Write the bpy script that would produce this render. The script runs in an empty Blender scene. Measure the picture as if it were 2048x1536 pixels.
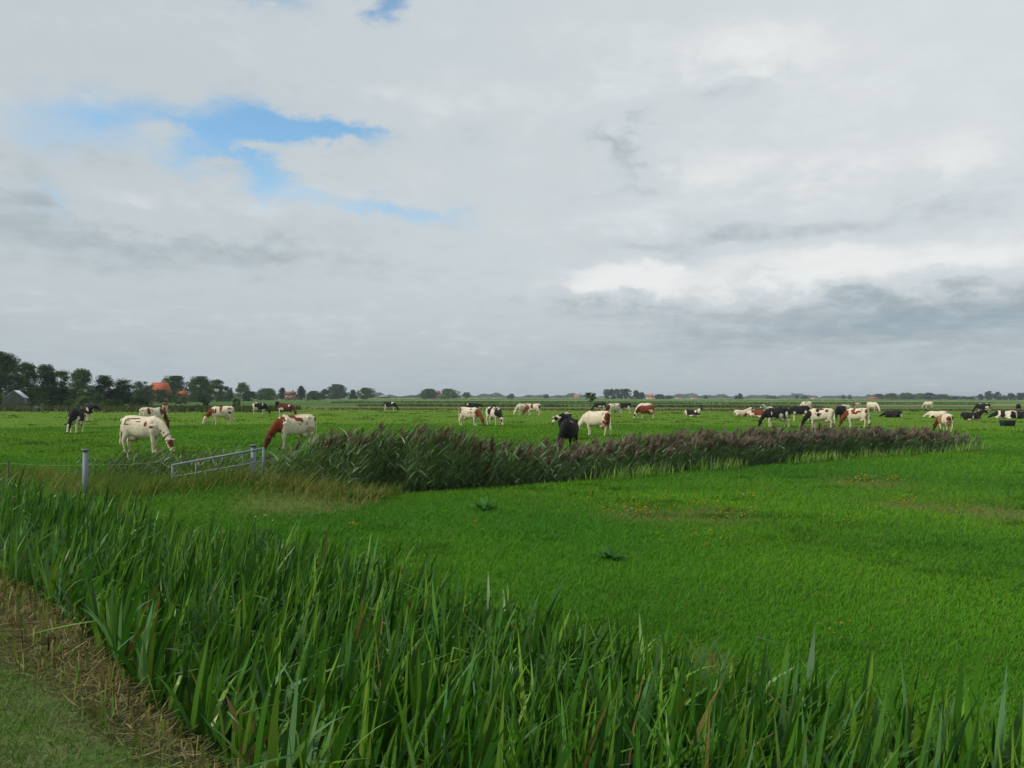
import bpy, math, random
import numpy as np
from mathutils import Vector, Matrix
R = math.radians
SC = bpy.context.scene
COL = SC.collection

# ---------------------------------------------------------------- camera, sun, exposure
FPX = 1530.0                                   # focal length in photo pixels (2048 wide)
EYE = Vector((0.0, 0.0, 2.2))
cd = bpy.data.cameras.new('camera')
cam = bpy.data.objects.new('camera', cd); COL.objects.link(cam)
cd.sensor_width = 36.0; cd.lens = 36.0 * FPX / 2048.0
cd.clip_start = 0.1; cd.clip_end = 20000.0
CROT = (Matrix.Rotation(R(90.95), 3, 'X') @ Matrix.Rotation(R(0.14), 3, 'Z'))
cam.matrix_world = Matrix.Translation(EYE) @ CROT.to_4x4()
SC.camera = cam

SUN_ELEV, SUN_AZ = R(40), R(246)               # azimuth clockwise from +Y: left of the camera, a little behind it
sd = bpy.data.lights.new('sun', 'SUN'); sd.energy = 3.0; sd.angle = R(4); sd.color = (1.0, 0.94, 0.84)
sun = bpy.data.objects.new('sun', sd); COL.objects.link(sun)
sdir = Vector((math.sin(SUN_AZ) * math.cos(SUN_ELEV), math.cos(SUN_AZ) * math.cos(SUN_ELEV), math.sin(SUN_ELEV)))
sun.rotation_euler = (-sdir).to_track_quat('-Z', 'Y').to_euler()

SC.view_settings.view_transform = 'Standard'; SC.view_settings.look = 'None'
SC.view_settings.gamma = 1.0; SC.view_settings.exposure = 0.0; SC.view_settings.use_curve_mapping = False
try:
    SC.cycles.use_denoising = True
    SC.cycles.max_bounces = 6; SC.cycles.diffuse_bounces = 2; SC.cycles.glossy_bounces = 2
    SC.cycles.transmission_bounces = 4; SC.cycles.volume_bounces = 0
    SC.cycles.transparent_max_bounces = 6
except Exception:
    pass


def ray(px, py):
    """Direction of a photo pixel in the world."""
    v = Vector(((px - 1024.0) / FPX, -(py - 768.0) / FPX, -1.0))
    return (CROT @ v).normalized()


def gp(px, py, z=0.0):
    """The point of the level z seen at a photo pixel."""
    v = ray(px, py)
    return EYE + v * ((z - EYE.z) / v.z)


def at(px, py, d):
    """The point seen at a photo pixel at ground distance d along +Y."""
    v = ray(px, py)
    return EYE + v * (d / v.y)


# ---------------------------------------------------------------- the sky (world): clouds by azimuth and elevation
world = bpy.data.worlds.new('World'); SC.world = world; world.use_nodes = True
wt = world.node_tree
for n in list(wt.nodes): wt.nodes.remove(n)


class NT:
    """small helper for building node trees"""
    def __init__(s, t): s.t = t; s.L = t.links
    def new(s, kind, **kw):
        n = s.t.nodes.new(kind)
        for k, v in kw.items(): setattr(n, k, v)
        return n
    def put(s, sock, v):
        if isinstance(v, bpy.types.NodeSocket): s.L.new(v, sock)
        else: sock.default_value = v
    def m(s, op, a, b=None, c=None, clamp=False):
        n = s.new('ShaderNodeMath', operation=op); n.use_clamp = clamp
        for i, v in enumerate((a, b, c)):
            if v is not None: s.put(n.inputs[i], v)
        return n.outputs[0]
    def mix(s, f, a, b, blend='MIX'):
        n = s.new('ShaderNodeMix', data_type='RGBA', blend_type=blend)
        s.put(n.inputs[0], f)
        for i, v in ((6, a), (7, b)):
            s.put(n.inputs[i], (v[0], v[1], v[2], 1.0) if isinstance(v, tuple) else v)
        return n.outputs[2]
    def vec(s, x, y, z):
        n = s.new('ShaderNodeCombineXYZ')
        for i, v in enumerate((x, y, z)): s.put(n.inputs[i], v)
        return n.outputs[0]
    def noise(s, v, scale, detail=4.0, rough=0.55, dist=0.0):
        n = s.new('ShaderNodeTexNoise')
        s.put(n.inputs['Vector'], v); n.inputs['Scale'].default_value = scale
        n.inputs['Detail'].default_value = detail; n.inputs['Roughness'].default_value = rough
        n.inputs['Distortion'].default_value = dist
        return n.outputs['Fac']
    def rng(s, v, a, b, c=0.0, d=1.0, smooth=True):
        n = s.new('ShaderNodeMapRange', interpolation_type='SMOOTHSTEP' if smooth else 'LINEAR')
        for i, x in enumerate((v, a, b, c, d)): s.put(n.inputs[i], x)
        return n.outputs[0]
    def sub(s, a, b): return s.m('SUBTRACT', a, b)
    def add(s, a, b): return s.m('ADD', a, b)
    def mul(s, a, b): return s.m('MULTIPLY', a, b)


w = NT(wt)
tc = w.new('ShaderNodeTexCoord').outputs['Generated']
sx = w.new('ShaderNodeSeparateXYZ'); w.put(sx.inputs[0], tc)
dx, dy, dz = sx.outputs
AZ = w.m('ARCTAN2', dx, dy)
EL = w.m('ARCSINE', dz)
# cloud noise on a sheet overhead, squeezed towards the horizon
den = w.add(w.m('MAXIMUM', dz, 0.0), 0.13)
sheet = w.vec(w.m('DIVIDE', dx, den), w.m('DIVIDE', dy, den), 0.0)
nA = w.noise(sheet, 1.3, 6.0, 0.56, 0.4)
nB = w.noise(sheet, 4.2, 7.0, 0.6, 0.2)
nC = w.noise(w.vec(w.mul(AZ, 3.0), w.mul(EL, 7.0), 4.0), 3.2, 7.0, 0.58, 0.3)
nD = w.noise(w.vec(w.mul(AZ, 2.0), w.mul(EL, 3.4), 9.0), 6.0, 7.0, 0.6, 0.2)
nE = w.noise(w.vec(w.mul(AZ, 1.0), w.mul(EL, 6.0), 2.0), 2.6, 5.0, 0.5, 0.3)
nF = w.noise(w.vec(w.mul(AZ, 2.2), w.mul(EL, 4.0), 5.0), 15.0, 6.0, 0.62, 0.3)
wA = w.add(AZ, w.add(w.mul(w.sub(nC, 0.5), 0.10), w.mul(w.sub(nD, 0.5), 0.12)))
wE = w.add(EL, w.add(w.mul(w.sub(nD, 0.5), 0.085), w.mul(w.sub(nE, 0.5), 0.03)))


WV = w.vec(wA, wE, 0.0)


def blob(px, py, rx, ry, rot=0.0, amp=1.0):
    """soft elliptic patch of sky round the direction of a photo pixel (radii in photo pixels)"""
    v = ray(px, py)
    a0, e0 = math.atan2(v.x, v.y), math.asin(v.z)
    mp = w.new('ShaderNodeMapping', vector_type='TEXTURE'); w.put(mp.inputs[0], WV)
    mp.inputs[1].default_value = (a0, e0, 0); mp.inputs[2].default_value = (0, 0, R(rot))
    mp.inputs[3].default_value = (1.75 * rx / FPX * math.cos(a0) ** 2, 1.75 * ry / FPX * math.cos(a0), 1)
    ln = w.new('ShaderNodeVectorMath', operation='LENGTH'); w.L.new(mp.outputs[0], ln.inputs[0])
    return w.rng(ln.outputs['Value'], 0.0, 1.0, amp, 0.0)


def total(lst):
    t = lst[0]
    for x in lst[1:]: t = w.add(t, x)
    return t


gap = total([blob(*b) for b in (
    (250, 222, 150, 36, 0, .75), (530, 238, 110, 40, 0, 1.25), (650, 270, 120, 26, -10, 1.2), (440, 275, 130, 40, 0, .9),
    (440, 330, 130, 34, 0, .75), (560, 360, 90, 36, 0, .55), (840, 425, 120, 22, -8, .55), (700, 405, 120, 18, -6, .4),
    (90, 395, 60, 25, -20, .35), (795, 8, 40, 28, 30, 1.0), (545, 0, 80, 22, 0, .55), (110, 262, 150, 44, 0, .55))])
gap = w.sub(gap, total([blob(*b) for b in ((305, 262, 50, 24, 0, .6), (505, 292, 45, 18, 0, .8), (425, 330, 42, 18, 0, .7),
                                            (720, 320, 130, 22, 0, .6), (2030, 598, 45, 24, 0, .6))]))
gap = w.add(gap, w.add(w.mul(w.sub(nB, 0.5), 0.6), w.mul(w.sub(nF, 0.5), 0.35)))
GAP = w.rng(gap, -0.05, 1.25)
bright = total([blob(*b) for b in (
    (1225, 560, 120, 36, 0, 0.90), (1310, 565, 130, 40, 0, 0.75), (1600, 530, 200, 40, 3, 1.1), (1850, 520, 190, 44, 5, 0.68),
    (2030, 500, 130, 50, 5, 0.59), (1950, 310, 90, 50, 0, 0.55), (1420, 335, 190, 34, -6, 0.47), (1720, 340, 160, 50, 0, 0.38),
    (1400, 100, 260, 70, -10, 0.42), (1500, 90, 130, 40, 0, 0.34), (950, 200, 190, 40, -8, 0.38), (1240, 150, 130, 50, -10, 0.30),
    (1800, 200, 400, 160, 0, 0.34), (640, 385, 160, 26, -5, 0.30), (400, 400, 190, 24, 0, 0.26), (1170, 430, 180, 40, 0, 0.26),
    (1000, 690, 120, 30, 0, 0.26), (120, 100, 260, 60, 0, 0.19), (60, 590, 140, 40, 0, 0.19), (1300, 430, 160, 36, 8, .42))])
dark = total([blob(*b) for b in (
    (0, 430, 190, 80, 0, 0.34), (160, 470, 240, 60, -14, 0.26), (400, 490, 260, 42, 4, 0.30), (560, 520, 260, 26, -4, 0.28),
    (1235, 285, 60, 36, -25, 0.62), (1290, 345, 60, 40, -40, 0.42), (1480, 182, 80, 22, 8, 0.5), (1200, 390, 100, 55, 0, 0.22),
    (1290, 485, 300, 52, 2, 0.24), (1750, 440, 300, 50, 8, 0.26), (1500, 470, 260, 48, 6, 0.16), (1960, 430, 200, 44, 8, 0.12),
    (1250, 615, 210, 20, 0, 0.22), (1420, 620, 300, 26, 2, 0.34), (1750, 640, 480, 50, 4, 0.60), (2000, 670, 320, 60, 0, 0.42),
    (1300, 690, 400, 40, 0, 0.19), (60, 310, 160, 46, 0, 0.25), (700, 460, 300, 30, 0, 0.12), (300, 560, 420, 40, 0, 0.12),
    (250, 130, 340, 34, 0, 0.15), (560, 180, 200, 24, 0, .2))])
tone = w.add(w.sub(w.mul(bright, 0.62), w.mul(dark, 0.72)), w.add(w.mul(w.sub(nE, 0.5), 0.5), w.add(w.mul(w.sub(nB, 0.5), 0.6), w.add(w.mul(w.sub(nD, 0.5), 0.5), w.mul(w.sub(nF, 0.5), 0.36)))))
SIDE = w.rng(AZ, -0.65, 0.75, 0.0, 1.0)
base = w.mix(SIDE, (.545, .605, .635), (.665, .712, .735))
LOW = w.rng(EL, 0.01, 0.17)
base = w.mix(LOW, (.470, .530, .565), base)
cloud = w.mix(w.rng(tone, 0.0, 0.75), base, (.84, .855, .845))
cloud = w.mix(w.rng(tone, 0.0, -0.75), cloud, (.325, .405, .455))
st = w.new('ShaderNodeTexSky', sky_type='NISHITA')
st.sun_disc = False; st.sun_elevation = SUN_ELEV; st.sun_rotation = SUN_AZ
st.air_density = 1.0; st.dust_density = 0.6; st.ozone_density = 1.4
BGS = 0.10
cl10 = w.new('ShaderNodeVectorMath', operation='SCALE'); w.put(cl10.inputs[0], cloud); cl10.inputs['Scale'].default_value = 1.0 / BGS
sky10 = w.mix(1.0, st.outputs[0], (1.30, 1.83, 1.88), 'MULTIPLY')
final = w.mix(w.mul(GAP, 0.92), cl10.outputs[0], sky10)
bg = w.new('ShaderNodeBackground'); w.put(bg.inputs[0], final); bg.inputs[1].default_value = BGS
wo = w.new('ShaderNodeOutputWorld'); w.L.new(bg.outputs[0], wo.inputs[0])

# ---------------------------------------------------------------- helpers
rg = np.random.default_rng(7)


def tag(o, label=None, cat=None, group=None, kind=None):
    if label: o['label'] = label
    if cat: o['category'] = cat
    if group: o['group'] = group
    if kind: o['kind'] = kind
    return o


def empty(name, loc, rz=0.0):
    o = bpy.data.objects.new(name, None); COL.objects.link(o)
    o.location = loc; o.rotation_euler = (0, 0, rz); o.empty_display_size = 0.2
    return o


def np_mesh(name, V, F, col=None, mat=None, smooth=False, parent=None, mats=None, mi=None):
    """one mesh object from a vertex array and faces (array n x k, or a list of arrays of different k)"""
    me = bpy.data.meshes.new(name)
    V = np.asarray(V, dtype=np.float32).reshape(-1, 3)
    Fs = [np.asarray(f, dtype=np.int32) for f in (F if isinstance(F, list) else [F]) if len(f)]
    me.vertices.add(len(V)); me.vertices.foreach_set('co', V.ravel())
    li = np.concatenate([f.ravel() for f in Fs])
    lt = np.concatenate([np.full(len(f), f.shape[1], dtype=np.int32) for f in Fs])
    me.loops.add(len(li)); me.loops.foreach_set('vertex_index', li)
    me.polygons.add(len(lt))
    me.polygons.foreach_set('loop_start', np.concatenate([[0], np.cumsum(lt)[:-1]]).astype(np.int32))
    try: me.polygons.foreach_set('loop_total', lt)
    except Exception: pass
    if mi is not None: me.polygons.foreach_set('material_index', np.asarray(mi, dtype=np.int32))
    if smooth: me.polygons.foreach_set('use_smooth', np.ones(len(lt), dtype=bool))
    for m_ in (mats or ([mat] if mat else [])): me.materials.append(m_)
    if col is not None:
        a = me.attributes.new('Col', 'FLOAT_COLOR', 'POINT')
        c = np.ones((len(V), 4), dtype=np.float32); c[:, :3] = col
        a.data.foreach_set('color', c.ravel())
    me.update(calc_edges=True); me.validate()
    o = bpy.data.objects.new(name, me); COL.objects.link(o)
    if parent is not None: o.parent = parent
    return o


class MB:
    """collects tubes, boxes and lofts into one mesh"""
    def __init__(s): s.V = []; s.F3 = []; s.F4 = []; s.n = 0
    def raw(s, V, F4=(), F3=()):
        V = np.asarray(V, float).reshape(-1, 3)
        if len(F4): s.F4.append(np.asarray(F4, int) + s.n)
        if len(F3): s.F3.append(np.asarray(F3, int) + s.n)
        s.V.append(V); s.n += len(V)
    def rings(s, rings):
        """closed loft through rings of equal point count, capped"""
        k = len(rings[0]); m = len(rings)
        V = np.concatenate([np.asarray(r_, float) for r_ in rings])
        i = np.arange(k); j = (i + 1) % k; F = []
        for q in range(m - 1): F.append(np.stack([q * k + i, q * k + j, (q + 1) * k + j, (q + 1) * k + i], 1))
        V = np.vstack([V, np.mean(rings[0], 0)[None], np.mean(rings[-1], 0)[None]])
        T = np.vstack([np.stack([j, i, np.full(k, m * k)], 1), np.stack([(m - 1) * k + i, (m - 1) * k + j, np.full(k, m * k + 1)], 1)])
        s.raw(V, np.vstack(F), T)
    def tube(s, pts, rad, k=10, up=(0, 0, 1)):
        """tapered tube; rad: one radius per point or (side radius, up radius)"""
        pts = np.asarray(pts, float); rings = []
        a = np.linspace(0, 2 * math.pi, k, endpoint=False)
        for i, p in enumerate(pts):
            t = pts[min(i + 1, len(pts) - 1)] - pts[max(i - 1, 0)]; t = t / (np.linalg.norm(t) + 1e-9)
            u = np.asarray(up, float)
            if abs(t @ u) > 0.95: u = np.array((1.0, 0, 0))
            sd_ = np.cross(t, u); sd_ /= np.linalg.norm(sd_); u = np.cross(sd_, t)
            rs, ru = rad[i] if isinstance(rad[i], (tuple, list)) else (rad[i], rad[i])
            rings.append(p + np.outer(np.cos(a) * rs, sd_) + np.outer(np.sin(a) * ru, u))
        s.rings(rings)
    def box(s, c, size, rz=0.0, bev=0.0):
        c = np.asarray(c, float); h = np.asarray(size, float) / 2
        b = min(bev, h.min() * 0.9)
        lv = [(-h[2], b), (-h[2] + b, 0), (h[2] - b, 0), (h[2], b)] if b > 0 else [(-h[2], 0), (h[2], 0)]
        rings = []
        for z, q in lv:
            x, y = h[0] - q, h[1] - q
            rg_ = np.array([(-x, -y, z), (x, -y, z), (x, y, z), (-x, y, z)])
            cz, sz = math.cos(rz), math.sin(rz)
            rings.append(np.stack([rg_[:, 0] * cz - rg_[:, 1] * sz, rg_[:, 0] * sz + rg_[:, 1] * cz, rg_[:, 2]], 1) + c)
        V = np.concatenate(rings); i = np.arange(4); j = (i + 1) % 4
        F = [np.stack([q * 4 + i, q * 4 + j, q * 4 + 4 + j, q * 4 + 4 + i], 1) for q in range(len(rings) - 1)]
        m = (len(rings) - 1) * 4
        F.append(np.array([[3, 2, 1, 0], [m, m + 1, m + 2, m + 3]]))
        s.raw(V, np.vstack(F))
    def ell(s, c, r, k=12, m=8):
        a = np.linspace(0, 2 * math.pi, k, endpoint=False)
        rings = [np.stack([c[0] + r[0] * np.cos(a) * math.sin(t), c[1] + r[1] * np.sin(a) * math.sin(t), np.full(k, c[2] - r[2] * math.cos(t))], 1)
                 for t in np.linspace(0.12, math.pi - 0.12, m)]
        s.rings(rings)
    def build(s, name, mat, parent=None, smooth=False):
        return np_mesh(name, np.concatenate(s.V), [np.concatenate(x) for x in (s.F4, s.F3) if x], mat=mat, smooth=smooth, parent=parent)


def blade_arrays(P, L, W, yaw, th0, th1, segs=4, roll=None, prof=None, kink=None):
    """ribbons: base points P, length L, width W, lean direction yaw, start angle th0 from vertical, added bend th1.
    kink: (fraction array, angle array) sharp fold. Returns verts (n, segs+1, 2, 3)"""
    n = len(P); d = np.stack([np.cos(yaw), np.sin(yaw), np.zeros(n)], 1)
    sv = np.stack([-np.sin(yaw), np.cos(yaw), np.zeros(n)], 1)
    if roll is not None:
        c, s_ = np.cos(roll)[:, None], np.sin(roll)[:, None]
        sv = sv * c + d * s_
    if prof is None: prof = lambda t: (0.55 + 0.9 * t) * (t < 0.45) + (0.955 - 0.9 * (t - 0.45) / 0.55) * (t >= 0.45)
    out = np.zeros((n, segs + 1, 2, 3)); p = P.astype(float).copy()
    for i in range(segs + 1):
        t = i / segs
        if i:
            tm = (i - 0.5) / segs
            th = th0 + th1 * tm ** 1.4
            if kink is not None: th = th + np.where(tm > kink[0], kink[1], 0.0)
            p = p + (L / segs)[:, None] * (np.sin(th)[:, None] * d + np.stack([np.zeros(n), np.zeros(n), np.cos(th)], 1))
        wd = (W * max(prof(t), 0.03))[:, None] * 0.5
        out[:, i, 0] = p - sv * wd; out[:, i, 1] = p + sv * wd
    return out


class Veg:
    """collects ribbons into one vegetation mesh with a colour per blade"""
    def __init__(s): s.V = []; s.F = []; s.C = []; s.n = 0
    def add(s, B, C, C2=None):
        n, k = B.shape[0], B.shape[1]
        idx = (np.arange(n) * k * 2)[:, None] + (np.arange(k - 1) * 2)[None, :] + s.n
        F = np.stack([idx, idx + 1, idx + 3, idx + 2], -1).reshape(-1, 4)
        s.V.append(B.reshape(-1, 3)); s.F.append(F)
        t = np.linspace(0, 1, k)[None, :, None]
        c = np.repeat(C[:, None, :], k, 1) if C2 is None else C[:, None, :] * (1 - t) + C2[:, None, :] * t
        s.C.append(np.repeat(c[:, :, None, :], 2, 2).reshape(-1, 3)); s.n += n * k * 2
    def build(s, name, mat, parent=None):
        return np_mesh(name, np.concatenate(s.V), np.concatenate(s.F), col=np.concatenate(s.C), mat=mat, parent=parent, smooth=True)


def pick(cols, n, w_=None, jit=0.16):
    cols = np.asarray(cols, float)
    c = cols[rg.choice(len(cols), n, p=None if w_ is None else np.asarray(w_) / np.sum(w_))]
    return c * (1 + (rg.random((n, 1)) - 0.5) * 2 * jit) * (1 + (rg.random((n, 3)) - 0.5) * 0.12)


# ---------------------------------------------------------------- materials
def mat_plain(name, color, rough=0.7, metal=0.0, nscale=8.0, namt=0.12, bump=0.0, spec=0.35):
    m = bpy.data.materials.new(name); m.use_nodes = True
    t = NT(m.node_tree); b = m.node_tree.nodes['Principled BSDF']
    ob = t.new('ShaderNodeTexCoord').outputs['Object']
    n = t.noise(ob, nscale, 5.0, 0.6)
    t.put(b.inputs['Base Color'], t.mix(n, tuple(c * (1 - namt) for c in color), tuple(min(1, c * (1 + namt)) for c in color)))
    b.inputs['Roughness'].default_value = rough; b.inputs['Metallic'].default_value = metal
    b.inputs['Specular IOR Level'].default_value = spec
    if bump:
        bn = t.new('ShaderNodeBump'); bn.inputs['Strength'].default_value = bump; bn.inputs['Distance'].default_value = 0.02
        t.put(bn.inputs['Height'], n); t.L.new(bn.outputs[0], b.inputs['Normal'])
    return m


def mat_leaf(name, trans=0.3, rough=0.45, spec=0.4, gain=1.0):
    """foliage: colour from the mesh's own Col attribute, part of the light passes through"""
    m = bpy.data.materials.new(name); m.use_nodes = True
    t = NT(m.node_tree); b = m.node_tree.nodes['Principled BSDF']; out = m.node_tree.nodes['Material Output']
    a = t.new('ShaderNodeAttribute', attribute_name='Col').outputs['Color']
    c = a if gain == 1.0 else t.mix(1.0, a, (gain, gain, gain), 'MULTIPLY')
    t.put(b.inputs['Base Color'], c)
    b.inputs['Roughness'].default_value = rough; b.inputs['Specular IOR Level'].default_value = spec
    tr = t.new('ShaderNodeBsdfTranslucent')
    t.put(tr.inputs[0], t.mix(1.0, c, (1.15, 1.15, 0.5), 'MULTIPLY'))
    mx = t.new('ShaderNodeMixShader'); mx.inputs[0].default_value = trans
    t.L.new(b.outputs[0], mx.inputs[1]); t.L.new(tr.outputs[0], mx.inputs[2]); t.L.new(mx.outputs[0], out.inputs[0])
    return m


def mat_col(name, rough=0.8, spec=0.2):
    m = bpy.data.materials.new(name); m.use_nodes = True
    t = NT(m.node_tree); b = m.node_tree.nodes['Principled BSDF']
    a = t.new('ShaderNodeAttribute', attribute_name='Col').outputs['Color']
    n = t.noise(t.new('ShaderNodeTexCoord').outputs['Object'], 14.0, 4.0, 0.6)
    t.put(b.inputs['Base Color'], t.mix(t.rng(n, .3, .7), t.mix(1.0, a, (.80, .75, .66), 'MULTIPLY'), a))
    b.inputs['Roughness'].default_value = rough; b.inputs['Specular IOR Level'].default_value = spec
    return m


M_leaf = mat_leaf('bur_reed_leaf', 0.25, 0.42, 0.42)
M_grass = mat_leaf('grass_blade', 0.28, 0.6, 0.10)
M_reed = mat_leaf('reed_leaf', 0.2, 0.5, 0.4)
M_crown = mat_leaf('tree_foliage', 0.14, 0.7, 0.05)
M_coat = mat_col('cow_coat')
M_bark = mat_plain('bark', (.08, .065, .05), 0.9)
M_zinc = mat_plain('galvanised_steel', (.155, .185, .215), 0.6, 0.12, 9, .3)

# ---------------------------------------------------------------- the ground: one sheet with the two ditches
SN = (0.6222, 0.7828)
REED = np.array([(-11.5, 21.6), (-9.0, 20.9), (-5.8, 19.6), (-3.1, 18.6), (0.2, 20.7), (6.0, 25.2), (12.0, 29.4), (18.2, 33.2), (19.5, 34.0)])


def seg_dist(x, y, line=REED):
    """distance to the reed ditch's middle line and the position along it"""
    best = np.full(np.shape(x), 1e9); along = np.zeros(np.shape(x)); acc = 0.0
    for (x0, y0), (x1, y1) in zip(line[:-1], line[1:]):
        L = math.hypot(x1 - x0, y1 - y0)
        t = np.clip(((x - x0) * (x1 - x0) + (y - y0) * (y1 - y0)) / L ** 2, 0, 1)
        d = np.hypot(x - x0 - t * (x1 - x0), y - y0 - t * (y1 - y0))
        m = d < best; best = np.where(m, d, best); along = np.where(m, acc + t * L, along); acc += L
    return best, along


def sstep(v, a, b):
    t = np.clip((v - a) / (b - a), 0, 1); return t * t * (3 - 2 * t)


def wob(x, y, f=1.0, seed=0):
    r_ = np.random.default_rng(seed); t = 0
    for k in range(5):
        a = r_.uniform(0, 6.28); q = f * r_.uniform(.5, 1.6); t = t + np.sin((x * math.cos(a) + y * math.sin(a)) * q + r_.uniform(0, 6.28))
    return t / 5


def bank_shift(x, y):
    """the near bank widens away from the camera"""
    return 0.06 + 0.15 * np.clip(-SN[1] * np.asarray(x) + SN[0] * np.asarray(y) - 3.4, 0, 4.2)


def far_edge(x, y):
    """where the ditch plants end towards the meadow, as a distance s across the ditch"""
    u = -SN[1] * np.asarray(x) + SN[0] * np.asarray(y)
    return 4.95 + .14 * np.clip(u - 1, 0, 5) + .02 * np.clip(u - 6, 0, 15)


def height(x, y):
    x = np.asarray(x, float); y = np.asarray(y, float)
    s = SN[0] * x + SN[1] * y
    sn = s - bank_shift(x, y) + 0.10 * wob(x, y, 2.2, 3); sw = s + 0.10 * wob(x, y, 2.2, 3)
    h = 0.5 * (1 - sstep(sn, 1.75, 2.35)) - 0.55 * sstep(sn, 2.1, 2.8) * (1 - sstep(sw - far_edge(x, y), -.9, .1))
    d, _ = seg_dist(x, y)
    h = h - 0.5 * (1 - sstep(d, 0.5, 1.5))
    h = h + .36 * np.exp(-((x + 5.7) / 2.0) ** 2 - ((y - 16.1) / .9) ** 2)      # the dam under the gate
    near = np.clip(1 - np.hypot(x, y) / 45.0, 0, 1)
    return h + near * (0.022 * wob(x, y, 1.4, 5) + 0.012 * wob(x, y, 5.0, 6) * (s < 2.6))


def axis(lo, hi, step, far, grow=1.22):
    a = list(np.arange(lo, hi + 1e-6, step)); q = step
    while a[-1] < far: q *= grow; a.append(a[-1] + q)
    q = step
    while a[0] > -far: q *= grow; a.insert(0, a[0] - q)
    return np.array(a)


def px_patch(px, py, rx, ry):
    p = gp(px, py); a, b = gp(px + rx, py), gp(px, py - ry)
    return (p.x, p.y, a.x - p.x, b.y - p.y)


BARE = [px_patch(*a) for a in ((1425, 1030, 75, 14), (1990, 1025, 110, 14), (1300, 1030, 80, 11), (1730, 965, 70, 9), (1820, 1012, 60, 9), (600, 1015, 120, 14), (1420, 1330, 40, 30))]
gx, gy = axis(-16, 24, 0.24, 6500), axis(-3, 38, 0.24, 6500)
X, Y = np.meshgrid(gx, gy)
Z = height(X, Y)
nx, ny = len(gx), len(gy)
q = (np.arange(ny - 1) * nx)[:, None] + np.arange(nx - 1)[None, :]
ground_mat = bpy.data.materials.new('meadow'); ground_mat.use_nodes = True
t = NT(ground_mat.node_tree); bs = ground_mat.node_tree.nodes['Principled BSDF']
pos = t.new('ShaderNodeNewGeometry').outputs['Position']
sp = t.new('ShaderNodeSeparateXYZ'); t.put(sp.inputs[0], pos); px_, py_, pz_ = sp.outputs
n1 = t.noise(pos, 0.16, 4.0, 0.55); n2 = t.noise(pos, 1.1, 5.0, 0.6); n3 = t.noise(pos, 9.0, 5.0, 0.65); n4 = t.noise(pos, 0.021, 4.0, 0.5)
grass = t.mix(t.rng(n1, .3, .7), (.034, .108, .006), (.050, .132, .008))
grass = t.mix(t.rng(n2, .35, .72), grass, (.024, .084, .005))
grass = t.mix(t.mul(t.rng(n3, .45, .75), .6), grass, (.074, .158, .014))
# the pasture of the herd and the strips of land behind it, parted by wet rough edges
lane = t.add(py_, t.add(t.mul(px_, 0.06), t.mul(t.sub(t.noise(t.vec(t.mul(px_, .012), t.mul(py_, .004), 0.0), 1.0, 4.0, .6), .5), 90.0)))
def strip(a, b, soft, col, amt, prev):
    f = t.mul(t.mul(t.rng(lane, a, a + soft), t.rng(lane, b, b + soft, 1.0, 0.0)), amt)
    return t.mix(f, prev, col)
grass = t.mix(t.mul(t.rng(py_, 20, 45), 0.8), grass, t.mix(t.rng(n4, .3, .7), (.108, .200, .008), (.090, .178, .007)))
gl = grass
gl = strip(112, 165, 16, (.098, .112, .036), .7, gl)
gl = strip(165, 250, 16, (.036, .086, .022), .75, gl)
gl = strip(250, 330, 30, (.060, .118, .028), .8, gl)
gl = strip(330, 380, 14, (.045, .085, .026), .8, gl)
gl = strip(390, 560, 30, (.125, .215, .045), .85, gl)
gl = strip(560, 640, 30, (.055, .100, .030), .8, gl)
gl = strip(640, 1000, 40, (.150, .230, .062), .85, gl)
gl = strip(1000, 6000, 90, (.085, .135, .050), .85, gl)
tan_r = t.mul(t.mul(t.rng(px_, 60, 130), t.rng(lane, 195, 215)), t.rng(lane, 285, 305, 1.0, 0.0))
gl = t.mix(t.mul(tan_r, .75), gl, (.230, .205, .085))
gl = t.mix(t.mul(t.rng(n4, .55, .75), t.rng(py_, 90, 140)), gl, (.085, .115, .030))
# near bank: mown strip and the straw left beside the ditch; bare mud in the ditches
sN = t.add(t.mul(px_, SN[0]), t.mul(py_, SN[1]))
sW = t.add(sN, t.mul(t.sub(t.noise(pos, 1.6, 4.0, .6), .5), .5))
bank = t.mix(t.rng(n3, .3, .7), (.070, .105, .030), (.120, .140, .055))
bank = t.mix(t.rng(n2, .4, .7), bank, (.055, .120, .018))
straw = t.mix(t.rng(t.noise(pos, 22.0, 5.0, .7), .3, .7), (.040, .036, .016), (.130, .112, .052))
gl = t.mix(t.rng(sW, 3.4, 3.2, 0.0, 1.0), gl, straw)
gl = t.mix(t.rng(sW, 2.05, 1.75, 0.0, 1.0), gl, bank)
for bx, by, rx, ry in BARE:
    dd_ = t.add(t.m('POWER', t.m('ABSOLUTE', t.mul(t.sub(px_, bx), 1 / rx)), 2.0), t.m('POWER', t.m('ABSOLUTE', t.mul(t.sub(py_, by), 1 / abs(ry))), 2.0))
    gl = t.mix(t.mul(t.rng(t.add(dd_, t.mul(t.sub(n2, .5), 1.6)), .2, 1.9, 1.0, 0.0), .42), gl, (.140, .140, .050))
mud = t.mix(t.rng(n3, .3, .7), (.018, .020, .010), (.040, .036, .016))
gl = t.mix(t.mul(t.rng(pz_, -0.04, -0.22, 0.0, 1.0), 1.0), gl, mud)
t.put(bs.inputs['Base Color'], gl); bs.inputs['Roughness'].default_value = 0.95; bs.inputs['Specular IOR Level'].default_value = 0.1
bn = t.new('ShaderNodeBump'); bn.inputs['Strength'].default_value = 0.8; bn.inputs['Distance'].default_value = 0.06
t.put(bn.inputs['Height'], t.add(n3, t.mul(n2, 1.5))); t.L.new(bn.outputs[0], bs.inputs['Normal'])
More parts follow.
